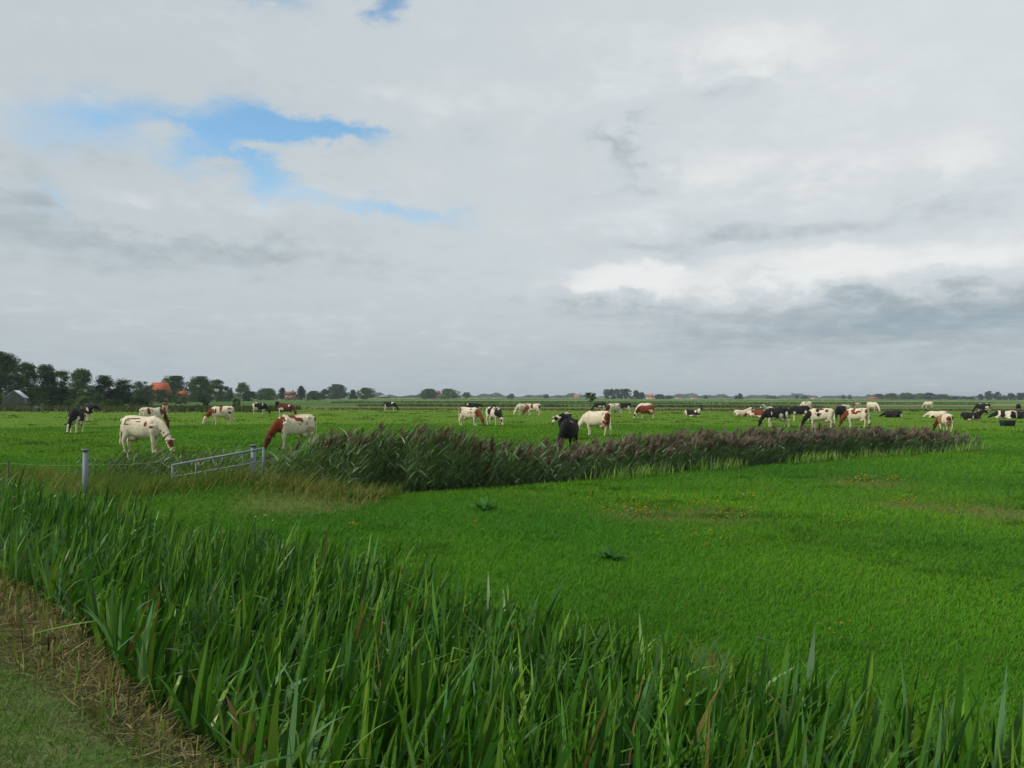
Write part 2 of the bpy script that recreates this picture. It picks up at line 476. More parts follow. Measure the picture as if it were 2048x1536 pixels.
tag(np_mesh('ground', np.stack([X, Y, Z], -1), np.stack([q, q + 1, q + nx + 1, q + nx], -1).reshape(-1, 4), mat=ground_mat, smooth=True),
    'flat green meadow land with a ditch, reaching to the horizon', 'ground', kind='structure')

# ---------------------------------------------------------------- grass and ditch plants (uncountable: stuff)
GREENS = [(.048, .160, .005), (.058, .178, .006), (.040, .138, .005), (.078, .200, .012), (.066, .165, .006)]


def zed(x, y): return height(x, y)


def patch_noise(x, y): return 0.5 * wob(x, y, .55, 11) + 0.5 * wob(x, y, 1.7, 12)


def meadow_grass():
    v = Veg(); N = 950000
    d = 3.2 * (62 / 3.2) ** rg.random(N); az = (rg.random(N) - .5) * 2 * R(44)
    x, y = d * np.sin(az), d * np.cos(az); s = SN[0] * x + SN[1] * y
    rd, al = seg_dist(x, y)
    keep = (s > far_edge(x, y) - .15) & ((rd > 1.25) | (x > 19.5))
    bare = np.zeros(N)
    for (bx, by, rx, ry) in BARE: bare = np.maximum(bare, np.exp(-(((x - bx) / rx) ** 2 + ((y - by) / ry) ** 2)))
    keep &= rg.random(N) > bare * .62
    x, y, d, s, bare = x[keep], y[keep], d[keep], s[keep], bare[keep]; n = len(x)
    pn = patch_noise(x, y)
    L = (.034 + .034 * rg.random(n) + .014 * np.clip(pn, -1, 1)) * (1 + d / 70) * (1 + .9 * (rg.random(n) < .03))
    W = (.0036 + .0006 * d) * (.7 + .6 * rg.random(n))
    B = blade_arrays(np.stack([x, y, zed(x, y) - .01], 1), L, W, rg.normal(0.1, 1.3, n), .25 + .3 * rg.random(n), .3 + .9 * rg.random(n), 2,
                     roll=rg.normal(0, .6, n), prof=lambda q: 1 - .75 * q)
    c = pick(GREENS, n, (4, 4, 3, 1.5, 2))
    c *= (1 + .30 * pn[:, None]); big = wob(x, y, .34, 14)[:, None] + .7 * wob(x, y, .9, 15)[:, None]; c *= 1.22 * (1 + np.clip(big, -1, 1) * np.array((.55, .26, .1)))
    yel = rg.random(n) < (.020 + .07 * np.clip(wob(x, y, .8, 16), 0, 1) + .62 * bare)
    c[yel] = pick([(.19, .17, .055), (.14, .15, .035), (.11, .10, .035)], yel.sum())
    c[:, 1] *= 1 - .12 * bare
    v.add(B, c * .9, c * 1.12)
    # coarser darker tussocks and trampled spots
    N = 420; d = 6.5 * (40 / 6.5) ** rg.random(N); az = (rg.random(N) - .5) * 2 * R(42); x, y = d * np.sin(az), d * np.cos(az)
    rd, al = seg_dist(x, y); k = (SN[0] * x + SN[1] * y > far_edge(x, y) + .6) & (rd > 1.9) & ((y < 17) | (y < 18 + .7 * (x + 3))) & (wob(x, y, .5, 17) + rg.normal(0, .3, N) > -.1); x, y, d = x[k], y[k], d[k]
    m = 170; n = len(x); sz = np.repeat(.10 + .22 * rg.random(n) ** 2, m); dd = np.repeat(d, m); M = n * m
    bx, by = np.repeat(x, m) + rg.normal(0, 1, M) * sz * 1.6, np.repeat(y, m) + rg.normal(0, 1, M) * sz
    B = blade_arrays(np.stack([bx, by, zed(bx, by) - .01], 1), (.06 + .07 * rg.random(M)) * (.8 + sz), .004 + .0006 * dd, rg.normal(.1, 1.3, M), .2 + .5 * rg.random(M), .4 + .9 * rg.random(M), 3, roll=rg.normal(0, .6, M), prof=lambda q: 1 - .75 * q)
    tn = np.repeat(rg.choice([.72, .85, 1.0], n), m)[:, None]
    c = pick([(.034, .118, .006), (.046, .140, .008), (.028, .098, .008)], M) * tn
    v.add(B, c, c * 1.15)
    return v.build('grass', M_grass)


tag(meadow_grass(), 'short green meadow grass of the field between the two ditches', 'grass', kind='stuff')


def far_tufts():
    """tussocks the herd leaves standing"""
    v = Veg()
    N = 900; d = 24 * (150 / 24) ** rg.random(N); az = (rg.random(N) - .5) * 2 * R(42)
    x, y = d * np.sin(az), d * np.cos(az)
    rd, al = seg_dist(x, y); k = (rd > 2.2) & ((wob(x, y, .22, 21) + rg.normal(0, .5, N)) > -.1) & ~((y < 40) & (y < 19 + .72 * (x + 3)))
    x, y, d = x[k], y[k], d[k]; n = len(x); m = 34
    sz = .16 + .34 * rg.random(n) ** 2
    ox = rg.normal(0, 1, (n, m)) * sz[:, None] * 1.5; oy = rg.normal(0, 1, (n, m)) * sz[:, None] * .8
    bx, by = (x[:, None] + ox).ravel(), (y[:, None] + oy).ravel(); dd = np.repeat(d, m); M = n * m
    L = (.06 + .08 * rg.random(M)) * np.repeat(.7 + sz, m); W = (.010 + .0011 * dd)
    B = blade_arrays(np.stack([bx, by, zed(bx, by) - .01], 1), L, W, rg.uniform(-3.1, 3.1, M), .1 + .5 * rg.random(M), .6 * rg.random(M), 2, prof=lambda q: 1 - .7 * q)
    c = pick([(.026, .080, .005), (.034, .098, .006), (.046, .115, .007)], M)
    v.add(B, c, c * 1.1)
    # a thin general sward over the herd's pasture
    N = 60000; d = 30 * (130 / 30) ** rg.random(N); az = (rg.random(N) - .5) * 2 * R(42)
    x, y = d * np.sin(az), d * np.cos(az); rd, al = seg_dist(x, y); k = (rd > 1.6)
    x, y, d = x[k], y[k], d[k]; n = len(x)
    B = blade_arrays(np.stack([x, y, zed(x, y) - .01], 1), (.045 + .04 * rg.random(n)), .012 + .0010 * d, rg.uniform(-3.1, 3.1, n), .2 + .4 * rg.random(n), .5 * rg.random(n), 2, prof=lambda q: 1 - .7 * q)
    c = pick([(.104, .200, .007), (.114, .212, .008), (.096, .188, .007), (.122, .220, .010)], n)
    v.add(B, c)
    return v.build('pasture_grass', M_grass)


tag(far_tufts(), 'grazed pasture grass with darker tussocks under the herd', 'grass', kind='stuff')


def wind(n, spread=.5): return rg.normal(0.05, spread, n)


def bur_reeds():
    """the broad bladed plants that fill the near ditch"""
    v = Veg(); u0, u1 = -9.0, 30.0
    N = 40000
    u = u0 + (u1 - u0) * rg.random(N) ** 1.25; s = 2.15 + 4.1 * rg.random(N)
    x = SN[0] * s - SN[1] * u; y = SN[1] * s + SN[0] * u
    # plants stand in loose fans
    gxy = np.round(np.stack([x, y], 1) / .16) * .16
    h_ = np.sin(gxy[:, 0] * 91.7 + gxy[:, 1] * 47.3) * 43758.5; h_ = h_ - np.floor(h_)
    x = gxy[:, 0] + (h_ - .5) * .13 + rg.normal(0, .028, N); y = gxy[:, 1] + (np.modf(h_ * 7.3)[0] - .5) * .13 + rg.normal(0, .028, N)
    s = SN[0] * x + SN[1] * y; s0 = s - bank_shift(x, y)
    d = np.hypot(x, y); k = (y > -.5) & (np.abs(x) < .85 * y + 3) & (s0 > 2.10 + .20 * wob(x, y, 2.5, 31)) & (s < far_edge(x, y) + .12 * wob(x, y, 2.1, 32) + .1 * rg.normal(0, 1, N)) & (rg.random(N) < .45 + .55 * np.exp(-d / 14) + .15)
    x, y, s, d, s0 = x[k], y[k], s[k], d[k], s0[k]; n = len(x)
    z = np.maximum(zed(x, y), -.5)
    clump = wob(x, y, 1.3, 33); u_ = -SN[1] * x + SN[0] * y
    top = .43 + .17 * clump + .06 + .08 * (u_ < 2.5) - .12 * sstep(s - far_edge(x, y), -.3, .2) + .11 * rg.normal(0, 1, n)
    top = np.where(s0 < 2.7, z + .50 + .25 * rg.random(n) + .3 * sstep(s0, 2.2, 2.7), top)
    L = np.clip(top - z, .25, 1.15) * (1.04 + .12 * rg.random(n))
    W = (.024 + .026 * rg.random(n) ** 1.3) * np.clip(L / .8, .6, 1.1) * (1 + d * .012)
    wild = rg.random(n)
    th0 = np.abs(rg.normal(.10, .10, n)); th1 = np.abs(rg.normal(.22, .22, n))
    th1 = np.where(wild < .27, th1 + .5 + .9 * rg.random(n), th1)
    windy = rg.random(n) < .62; yaw = np.where(windy, wind(n, .6), rg.uniform(-3.14, 3.14, n))
    kink = (np.where(wild > .86, .35 + .45 * rg.random(n), 2.0), .7 + 1.2 * rg.random(n))
    roll = np.where(windy, rg.normal(1.25, .55, n), rg.normal(0, .8, n))      # leaves stand in fans, flat in the plane they lean in
    B = blade_arrays(np.stack([x, y, z - .02], 1), L, W, yaw, th0, th1, 8, roll=roll, kink=kink,
                     prof=lambda q: .75 + .35 * q if q < .5 else max(.925 - ((q - .5) / .5) ** 2.0 * .91, .02))
    c = pick([(.034, .120, .009), (.055, .165, .013), (.019, .075, .009), (.116, .240, .024), (.066, .165, .052)], n, (4, 4, 3, 2.4, 1.6), .25)
    dry = rg.random(n) < .008 + .04 * (s0 < 2.6)
    c[dry] = pick([(.22, .16, .06), (.18, .15, .05), (.20, .12, .04)], dry.sum())
    pale = c * np.array([1.9, 1.35, 1.5])
    v.add(B, np.where(dry[:, None], c, pale * .55 + c * .45), np.where(dry[:, None], c, c * 1.08))
    # shorter undergrowth between them, which closes the gaps
    N = 17000; u = u0 + (u1 - u0) * rg.random(N) ** 1.2; s = 2.15 + 4.15 * rg.random(N)
    x = SN[0] * s - SN[1] * u; y = SN[1] * s + SN[0] * u
    s0 = s - bank_shift(x, y); k = (y > -.5) & (np.abs(x) < .85 * y + 3) & (s0 > 2.0) & (s < far_edge(x, y) + .1); x, y, s, s0 = x[k], y[k], s[k], s0[k]; n = len(x)
    z = np.maximum(zed(x, y), -.5); L = (.3 + .35 * rg.random(n)) * np.where(s > far_edge(x, y) - .35, .5, 1.0) * np.where(s0 < 2.5, .55, 1.0)
    B = blade_arrays(np.stack([x, y, z - .02], 1), L, .010 + .012 * rg.random(n), rg.uniform(-3.14, 3.14, n), .15 + .3 * rg.random(n), .3 + 1.3 * rg.random(n), 5, roll=rg.normal(0, .7, n))
    c = pick([(.030, .105, .008), (.050, .150, .012), (.070, .165, .018), (.13, .13, .03)], n, (4, 4, 2, .6), .25)
    v.add(B, c)
    return v.build('bur_reed', M_leaf)


tag(bur_reeds(), 'dense dark green broad bladed plants filling the near ditch', 'ditch plants', kind='stuff')


def bank_grass():
    v = Veg(); N = 230000
    x = -7.5 + 8.8 * rg.random(N); y = .6 + 8.4 * rg.random(N); s = SN[0] * x + SN[1] * y
    k = (s < 2.05 + .22 * wob(x, y, 3, 41) + .35 * rg.random(N) ** 3) & (s > -.8) & (np.abs(x) < .85 * y + .8); x, y, s = x[k], y[k], s[k]; n = len(x)
    pn = wob(x, y, 2.0, 42) * .5 + wob(x, y, 5.0, 43) * .5
    lush = np.clip(.75 - .9 * (s - 1.2) + .6 * pn, 0, 1)
    L = (.026 + .036 * rg.random(n)) * (.8 + 1.0 * lush) * (1 + 1.4 * (rg.random(n) < .03))
    B = blade_arrays(np.stack([x, y, zed(x, y) - .006], 1), L, .0036 + .0042 * rg.random(n), rg.uniform(-3.1, 3.1, n), .2 + .7 * rg.random(n), .2 + .9 * rg.random(n), 3,
                     roll=rg.normal(0, .8, n), prof=lambda q: 1 - .8 * q)
    g = pick([(.065, .155, .016), (.090, .185, .026), (.045, .125, .014)], n); p_ = pick([(.150, .180, .065), (.190, .185, .085), (.105, .155, .050)], n)
    c = np.where((rg.random(n) < .25 + .7 * lush)[:, None], g, p_)
    v.add(B, c * .9, c * 1.1)
    return v.build('mown_grass', M_grass)


def straw_litter():
    v = Veg(); N = 38000
    u = -3.5 + 13.5 * rg.random(N); f_ = rg.beta(1.9, 1.5, N); s = 1.72 + f_ * (.75 + .22 * np.clip(u - 3.4, 0, 4.2))
    x = SN[0] * s - SN[1] * u; y = SN[1] * s + SN[0] * u
    s2 = s + .14 * wob(x, y, 3, 41); k = (y > .3) & (np.abs(x) < .85 * y + .8) & (s2 > 1.84 - .35 * rg.random(N) ** 2); x, y, s = x[k], y[k], s[k]; n = len(x)
    up = rg.random(n) < .09 + .40 * sstep(s - bank_shift(x, y), 1.85, 2.25)                 # cut stalks still standing
    L = np.where(up, .05 + .10 * rg.random(n), .05 + .16 * rg.random(n) ** 2); W = np.where(up, .008 + .009 * rg.random(n), .003 + .006 * rg.random(n))
    th0 = np.where(up, np.abs(rg.normal(.08, .12, n)), 1.35 + .3 * rg.random(n)); th1 = np.where(up, .1, rg.normal(0, .5, n))
    B = blade_arrays(np.stack([x, y, zed(x, y) + .004 + .03 * rg.random(n) * ~up], 1), L, W, rg.uniform(-3.1, 3.1, n), th0, th1, 3, roll=rg.normal(0, .6, n), prof=lambda q: 1 - .25 * q)
    c = pick([(.23, .195, .085), (.16, .14, .055), (.10, .09, .03), (.33, .29, .16), (.17, .14, .045), (.045, .038, .018)], n, (3, 4, 3, 1.2, 2, 2.5), .25)
    c2 = np.where((up & (rg.random(n) < .7))[:, None], pick([(.09, .18, .028), (.19, .23, .055)], n), c); c = np.where((up & (rg.random(n) < .45))[:, None], c2, c)
    v.add(B, c2, c)
    return v.build('straw_litter', M_grass)


tag(bank_grass(), 'pale mown grass on the near bank', 'grass', kind='stuff')
tag(straw_litter(), 'dry brown straw and cut stalks along the near bank', 'straw', kind='stuff')


def rough_grass():
    """unmown wispy grass round the gate and along the far side of the near ditch"""
    v = Veg(); N = 300000
    x = -22 + 20.5 * rg.random(N); y = 13.5 + 15.5 * rg.random(N); s = SN[0] * x + SN[1] * y
    edge = 15.9 + .9 * wob(x, y, 1.0, 51) + .35 * rg.normal(0, 1, N) + .35 * np.clip(-3 - x, 0, 20) * .18
    rd, al = seg_dist(x, y)
    back = 20.6 + .12 * (-3 - x) + .5 * wob(x, y, .8, 52)
    k = (s > 5.4) & (y > edge - .9 * rg.random(N)) & (y < back) & (x < -2.6 + .4 * wob(x, y, 1.3, 53)) & (rg.random(N) < .55 + .45 * wob(x, y, 1.0, 54))
    x, y, s = x[k], y[k], s[k]; n = len(x)
    z = zed(x, y); dry = np.clip(.20 + .80 * wob(x, y, .9, 55) + .34 * sstep(-y, -17.0, -16.0) * (x > -8), .05, .8)
    L = (.17 + .30 * rg.random(n) ** 1.4) * (1 + .25 * wob(x, y, 1.1, 56)); W = .007 + .009 * rg.random(n)
    L = L * (1 + .7 * (rg.random(n) < .04)) * (.85 + 1.05 * np.exp(-((x + 5.9) / 1.7) ** 2) * np.exp(-((y - 16.3) / .8) ** 2) + .35 * np.exp(-((x + 9.2) / 2.5) ** 2))
    B = blade_arrays(np.stack([x, y, z - .02], 1), L, W, np.where(rg.random(n) < .6, wind(n, .8), rg.uniform(-3.1, 3.1, n)), .2 + .4 * rg.random(n), .3 + 1.3 * rg.random(n), 4, roll=rg.normal(0, .7, n), prof=lambda q: 1 - .75 * q)
    g = pick([(.058, .130, .014), (.084, .165, .016), (.042, .105, .014), (.110, .175, .024)], n); p_ = pick([(.26, .225, .075), (.21, .20, .055), (.14, .155, .032), (.33, .29, .13)], n, (3, 3, 3, 1))
    c = np.where((rg.random(n) < dry)[:, None], p_, g)
    v.add(B, c)
    return v.build('rough_grass', M_grass)


tag(rough_grass(), 'tangled yellow and green rough grass around the gate', 'grass', kind='stuff')


def reed_bed():
    v = Veg()
    seg = np.hypot(*np.diff(REED, axis=0).T); cum = np.concatenate([[0], np.cumsum(seg)])
    def along(a):
        i = np.clip(np.searchsorted(cum, a) - 1, 0, len(seg) - 1); t_ = (a - cum[i]) / seg[i]
        p = REED[i] + (REED[i + 1] - REED[i]) * t_[:, None]; n_ = (REED[i + 1] - REED[i]) / seg[i][:, None]
        return p, np.stack([-n_[:, 1], n_[:, 0]], 1)
    # crest of the bed along its length (height above the field)
    ks = [0, cum[1], cum[2], cum[3] - .8, cum[3] + .9, cum[4], cum[5], cum[6], cum[7], cum[8]]
    kh = [.50, .68, .70, 1.40, 1.36, .68, .84, .86, .58, .30]
    N = 4700; a = cum[-1] * rg.random(N); p, nn = along(a)
    off = rg.uniform(-1.25, 1.25, N); P = p + nn * off[:, None]
    thin = np.where(a < cum[2], .55, 1.0); k = rg.random(N) < thin; P, a, off = P[k], a[k], off[k]; n = len(P)
    crest = np.interp(a, ks, kh) * (1 - .18 * np.abs(off) / 1.25) + rg.normal(0, .12, n) + .17 * wob(P[:, 0], P[:, 1], 1.5, 61)
    z = zed(P[:, 0], P[:, 1]); H = np.clip(crest - z, .5, 2.3)
    lean = np.abs(rg.normal(.07, .06, n)); bend = .15 + .22 * rg.random(n); yaw = rg.normal(0.0, .45, n)
    base = np.stack([P[:, 0], P[:, 1], z - .02], 1); S = 6
    B = blade_arrays(base, H, np.full(n, .011), yaw, lean, bend, S, prof=lambda q: 1 - .4 * q)
    c = pick([(.060, .085, .030), (.085, .090, .038), (.045, .070, .028)], n); v.add(B, c)
    mid = B.mean(2)                                                    # stem points
    def on(i, f):
        q_ = f * S; j = np.clip(q_.astype(int), 0, S - 1); r_ = (q_ - j)[:, None]
        return mid[i, j] * (1 - r_) + mid[i, j + 1] * r_
    # leaves
    m = 8; i = np.repeat(np.arange(n), m); f = np.clip(.18 + .80 * (np.tile(np.arange(m), n) + rg.random(n * m)) / m, 0, .97); M = len(i)
    LL = (.32 + .28 * rg.random(M)) * np.clip(H[i] / 1.4, .6, 1.15); W = .026 + .022 * rg.random(M)
    yw = np.where(rg.random(M) < .72, rg.normal(-.05, .55, M), rg.uniform(-3.1, 3.1, M))
    LB = blade_arrays(on(i, f), LL, W, yw, .45 + .5 * rg.random(M), .4 + 1.0 * rg.random(M), 4, roll=rg.normal(.9, .6, M), prof=lambda q: min(1, .5 + 2 * q) if q < .3 else 1.05 - q)
    c = pick([(.095, .190, .062), (.135, .235, .095), (.060, .128, .044), (.240, .320, .190), (.120, .235, .048)], M, (4, 3, 3.4, 1.7, 2), .3)
    dr = rg.random(M) < .05; c[dr] = pick([(.20, .17, .08), (.14, .12, .06)], dr.sum())
    v.add(LB, c)
    # plumes
    pl = np.interp(a, [0, cum[2] + .5, cum[2] + 2, cum[3] + 2, cum[4], cum[5], cum[7] - 1, cum[8]], [.0, .03, .30, .36, .26, .6, .55, .06])
    t_ = np.where((rg.random(n) < pl) & (crest > np.interp(a, ks, kh) - .28))[0]
    m = 40; i = np.repeat(t_, m); M = len(i); f = 1 - .13 * rg.random(M) ** 1.1
    tip = on(i, np.minimum(f, .999)); tip[:, 2] += .03
    tip += rg.normal(0, .012, (M, 3))
    LP = (.09 + .15 * rg.random(M)) * np.repeat(.75 + .6 * rg.random(len(t_)), m)
    PB = blade_arrays(tip, LP, .010 + .010 * rg.random(M), np.repeat(rg.normal(0, .4, len(t_)), m) + rg.normal(0, .55, M), .15 + .75 * rg.random(M), .3 + .9 * rg.random(M), 3, roll=rg.normal(0, .9, M), prof=lambda q: .6 + .8 * q if q < .5 else 1.7 - 1.4 * q)
    tint = np.repeat(pick([(.150, .095, .070), (.110, .070, .055), (.200, .140, .100), (.085, .054, .045)], len(t_), None, .2), m, 0)
    v.add(PB, tint * (1 + .25 * (rg.random((M, 1)) - .5)))
    # bright young shoots along the foot on the near side
    N = 9000; a = cum[3] + 2.6 + (cum[8] - cum[3] - 2.6) * rg.random(N); p, nn = along(a); P = p - nn * rg.uniform(1.15, 1.95, N)[:, None]
    k = rg.random(N) < (.22 + .75 * wob(P[:, 0], P[:, 1], 1.3, 66)) * np.clip((a - cum[3] - 2) / 7, .25, 1); P = P[k]; n = len(P)
    z = zed(P[:, 0], P[:, 1])
    B = blade_arrays(np.stack([P[:, 0], P[:, 1], z - .02], 1), .16 + .34 * rg.random(n) ** 1.3, (.016 + .012 * rg.random(n)), wind(n, .9), .08 + .2 * rg.random(n), .2 + .6 * rg.random(n), 4, roll=rg.normal(0, .6, n))
    v.add(B, pick([(.130, .250, .022), (.095, .210, .020), (.180, .290, .035), (.065, .155, .020)], n))
    return v.build('reeds', M_reed)


tag(reed_bed(), 'bank of grey green reeds with purple brown plumes leaning in the wind', 'reeds', kind='stuff')

# ---------------------------------------------------------------- the herd
WHITE, BLACK, RED, DRED, TAN, PINK = (.66, .59, .47), (.012, .012, .013), (.180, .042, .015), (.085, .021, .010), (.34, .17, .07), (.50, .30, .24)
CC = {'w': WHITE, 'b': BLACK, 'r': RED, 'd': DRED, 't': TAN, 'p': PINK}


def bendp(p, N0, yaw, tot):
    """turn a neck or head point sideways, more the farther it is from the neck's root"""
    v = np.asarray(p, float) - N0
    f = np.clip(np.linalg.norm(v) / tot, 0, 1); a = yaw * (0.35 + 0.65 * f)
    return N0 + np.array([v[0] * math.cos(a) - v[1] * math.sin(a), v[0] * math.sin(a) + v[1] * math.cos(a), v[2]])


def make_cow(pose='graze', coat=None, yaw=0.0, seed=0, vox=.03, step=0.0, fat=1.0):
    r_ = np.random.default_rng(seed); b = MB(); a = np.linspace(0, 2 * math.pi, 20, endpoint=False)
    lie = pose.startswith('lie'); kz = (lambda z: (z - .58) * .93 + .0) if lie else (lambda z: z)
    prof = [(-.90, 1.27, 1.10, .055), (-.86, 1.34, 1.00, .13), (-.79, 1.385, .90, .205), (-.64, 1.405, .80, .262), (-.50, 1.425, .70, .285), (-.30, 1.395, .62, .295), (-.05, 1.365, .565, .325), (.20, 1.355, .56, .325),
            (.40, 1.385, .58, .285), (.54, 1.405, .61, .245), (.68, 1.35, .66, .205), (.80, 1.24, .79, .15), (.88, 1.12, .90, .07)]
    rings = []
    for x, zt, zb, hw in prof:
        zt, zb = kz(zt), kz(zb); c, h = (zt + zb) / 2, (zt - zb) / 2
        sn, cs = np.sin(a), np.cos(a)
        wd = hw * fat * np.sign(cs) * np.abs(cs) ** .8 * (1 - .22 * np.clip(sn, 0, 1) ** 2) * (1.12 if lie else 1.0)
        rings.append(np.stack([np.full(20, x), wd, c + h * np.sign(sn) * np.abs(sn) ** .85], 1))
    b.rings(rings)
    if not lie:
        for sy in (1, -1):                                              # hooks, pins, shoulder blades, thighs
            b.ell((-.54, .20 * sy, 1.315), (.085, .085, .075)); b.ell((-.85, .12 * sy, 1.27), (.07, .06, .06))
            b.ell((.46, .20 * sy, 1.04), (.13, .085, .27)); b.ell((-.66, .215 * sy, .98), (.17, .075, .24))
        b.tube([(-.8, 0, 1.395), (-.4, 0, 1.42), (.2, 0, 1.365), (.55, 0, 1.41)], [.045, .04, .035, .05], 8)
    legs = []
    if not lie:
        for sy in (1, -1):
            f = step * sy + .05 * r_.normal(); g = -step * sy * .9 + .06 * r_.normal()
            legs += [[(.55, .17 * sy, 1.10), (.52, .19 * sy, .86), (.50 + f * .4, .17 * sy, .68), (.50 + f * .8, .155 * sy, .42), (.485 + f, .15 * sy, .36), (.49 + f, .15 * sy, .14), (.505 + f, .15 * sy, .08), (.53 + f, .15 * sy, .0)]]
            b.tube(legs[-1], [(.13, .16), (.10, .15), (.072, .092), (.058, .062), (.048, .05), (.040, .042), (.046, .05), (.056, .065)], 12, up=(1, 0, 0))
            legs += [[(-.62, .15 * sy, 1.14), (-.60, .18 * sy, .92), (-.62 + g * .3, .185 * sy, .74), (-.74 + g * .6, .17 * sy, .56), (-.79 + g * .8, .16 * sy, .47), (-.755 + g, .155 * sy, .30), (-.73 + g, .155 * sy, .13), (-.71 + g, .155 * sy, .075), (-.68 + g, .155 * sy, .0)]]
            b.tube(legs[-1], [(.12, .22), (.115, .19), (.085, .14), (.056, .082), (.052, .062), (.042, .05), (.043, .045), (.048, .05), (.056, .068)], 12, up=(1, 0, 0))
        b.ell((-.42, 0, .60), (.22, .16, .14))
        for sx in (-.06, .08):
            for sy in (-.07, .07): b.tube([(-.42 + sx, sy, .52), (-.42 + sx, sy, .42)], [.035, .026], 8)
        tw = .05 * r_.normal()
        b.tube([(-.84, 0, 1.33), (-.93, 0, 1.28), (-.965, tw * .3, 1.05), (-.965, tw, .75), (-.955, tw, .55)], [.045, .036, .032, .030, .032], 8)
        b.tube([(-.955, tw, .58), (-.96, tw, .44), (-.955, tw, .32)], [.036, .05, .03], 8)
    else:
        for sy in (1, -1):
            b.tube([(.50, .17 * sy, .34), (.66, .22 * sy, .20), (.86, .20 * sy, .10), (.90, .19 * sy, .07)], [.15, .11, .075, .06], 12)
            b.tube([(.90, .19 * sy, .07), (.70, .25 * sy, .055), (.58, .27 * sy, .05)], [.062, .048, .05], 10)
        b.tube([(-.58, .18, .40), (-.32, .34, .24), (-.12, .42, .13)], [.2, .16, .09], 12); b.tube([(-.12, .42, .12), (-.45, .50, .07), (-.56, .50, .06)], [.075, .055, .05], 10)
        b.tube([(-.56, .50, .06), (-.30, .55, .045), (-.12, .56, .045)], [.052, .044, .05], 10)
        b.ell((-.52, -.2, .28), (.28, .17, .26)); b.tube([(-.3, -.3, .08), (-.05, -.4, .05)], [.08, .05], 10)
        b.ell((-.05, 0, .16), (.66, .36, .17)); b.tube([(-.86, 0, .68), (-.95, .06, .4), (-.9, .2, .08)], [.045, .035, .035], 8)
    # neck and head
    N0 = np.array((.60, 0, kz(1.14)))
    if pose == 'graze': nk = [(.58, 0, 1.10), (.80, 0, 1.00), (.98, 0, .81), (1.12, 0, .63), (1.19, 0, .55)]; mz = (1.40, 0, .06)
    elif pose == 'up': nk = [(.60, 0, 1.14), (.80, 0, 1.26), (1.00, 0, 1.42), (1.16, 0, 1.53), (1.24, 0, 1.56)]; mz = (1.64, 0, 1.28)
    elif pose == 'level': nk = [(.60, 0, 1.14), (.84, 0, 1.16), (1.06, 0, 1.18), (1.24, 0, 1.20), (1.32, 0, 1.20)]; mz = (1.72, 0, .93)
    elif pose == 'lie': nk = [(.60, 0, .55), (.80, 0, .66), (.98, 0, .82), (1.10, 0, .93), (1.18, 0, .96)]; mz = (1.56, 0, .72)
    else: nk = [(.60, 0, .50), (.84, 0, .46), (1.02, 0, .40), (1.14, 0, .34), (1.20, 0, .32)]; mz = (1.56, 0, .10)
    nk = [bendp(p, N0, yaw, 1.0) for p in nk]; mz = bendp(mz, N0, yaw, 1.0)
    b.tube(nk, [(.175, .29), (.145, .235), (.115, .18), (.10, .145), (.095, .12)], 14)
    if not lie: b.tube([(.70, 0, .80), nk[1] + (0, 0, -.17), nk[2] + np.array((0, 0, -.12))], [.06, .04, .03], 8)    # dewlap
    pl = nk[-1]; ax = mz - pl; L = np.linalg.norm(ax); ax /= L
    sd_ = np.array((-math.sin(yaw), math.cos(yaw), 0.0)); up = np.cross(ax, sd_); up = up if up @ (pl - nk[-3]) > -9 else up
    up = np.cross(sd_, ax) * -1; up /= np.linalg.norm(up)
    if up[2] < 0 and abs(up[2]) > .3: up = -up
    if pose == 'graze' and up @ np.array((math.cos(yaw), math.sin(yaw), 0)) < 0: up = -up
    hr = []; k = 14; ah = np.linspace(0, 2 * math.pi, k, endpoint=False)
    for f, hw, hh, off in ((-.12, .055, .055, .0), (-.04, .095, .105, .0), (.12, .122, .145, -.015), (.30, .118, .145, -.022), (.50, .094, .118, -.02), (.70, .076, .092, -.015), (.86, .080, .085, -.012), (.97, .072, .070, -.012), (1.02, .04, .04, -.012)):
        hr.append(pl + ax * L * f + up * off + np.outer(np.cos(ah) * hw, sd_) + np.outer(np.sin(ah) * hh, up))
    b.rings(hr)
    eyes, ears = [], []
    for sy in (1, -1):
        e0 = pl + ax * .03 + sd_ * .08 * sy + up * .03; e1 = e0 + sd_ * .20 * sy - up * .01 - ax * .015
        b.tube([e0, e0 * .5 + e1 * .5, e1], [(.03, .035), (.03, .062), (.026, .03)], 10, up=ax); ears.append((e0 + e1) / 2)
        eyes.append(pl + ax * L * .30 + sd_ * .10 * sy + up * .045)
    me = bpy.data.meshes.new('cow_raw')
    tmp = b.build('cow_raw', None); md = tmp.modifiers.new('r', 'REMESH'); md.mode = 'VOXEL'; md.voxel_size = vox; md.use_smooth_shade = True
    sm = tmp.modifiers.new('s', 'SMOOTH'); sm.factor = .5; sm.iterations = 3 if vox < .028 else 2
    dg = bpy.context.evaluated_depsgraph_get(); me = bpy.data.meshes.new_from_object(tmp.evaluated_get(dg)); old = tmp.data
    bpy.data.objects.remove(tmp); bpy.data.meshes.remove(old)
    me.name = 'cow'; n = len(me.vertices); V = np.zeros(n * 3, np.float32); me.vertices.foreach_get('co', V); V = V.reshape(-1, 3)
    # ---- coat
    def nz(scale, sd):
        q_ = np.random.default_rng(sd); t_ = np.zeros(n)
        for _ in range(7):
            kv = q_.normal(0, 1, 3) * scale; t_ += np.sin(V @ kv + q_.uniform(0, 6.28))
        return t_ / 3.2
    edge = nz(11, seed + 1) * .22 + nz(24, seed + 2) * .10
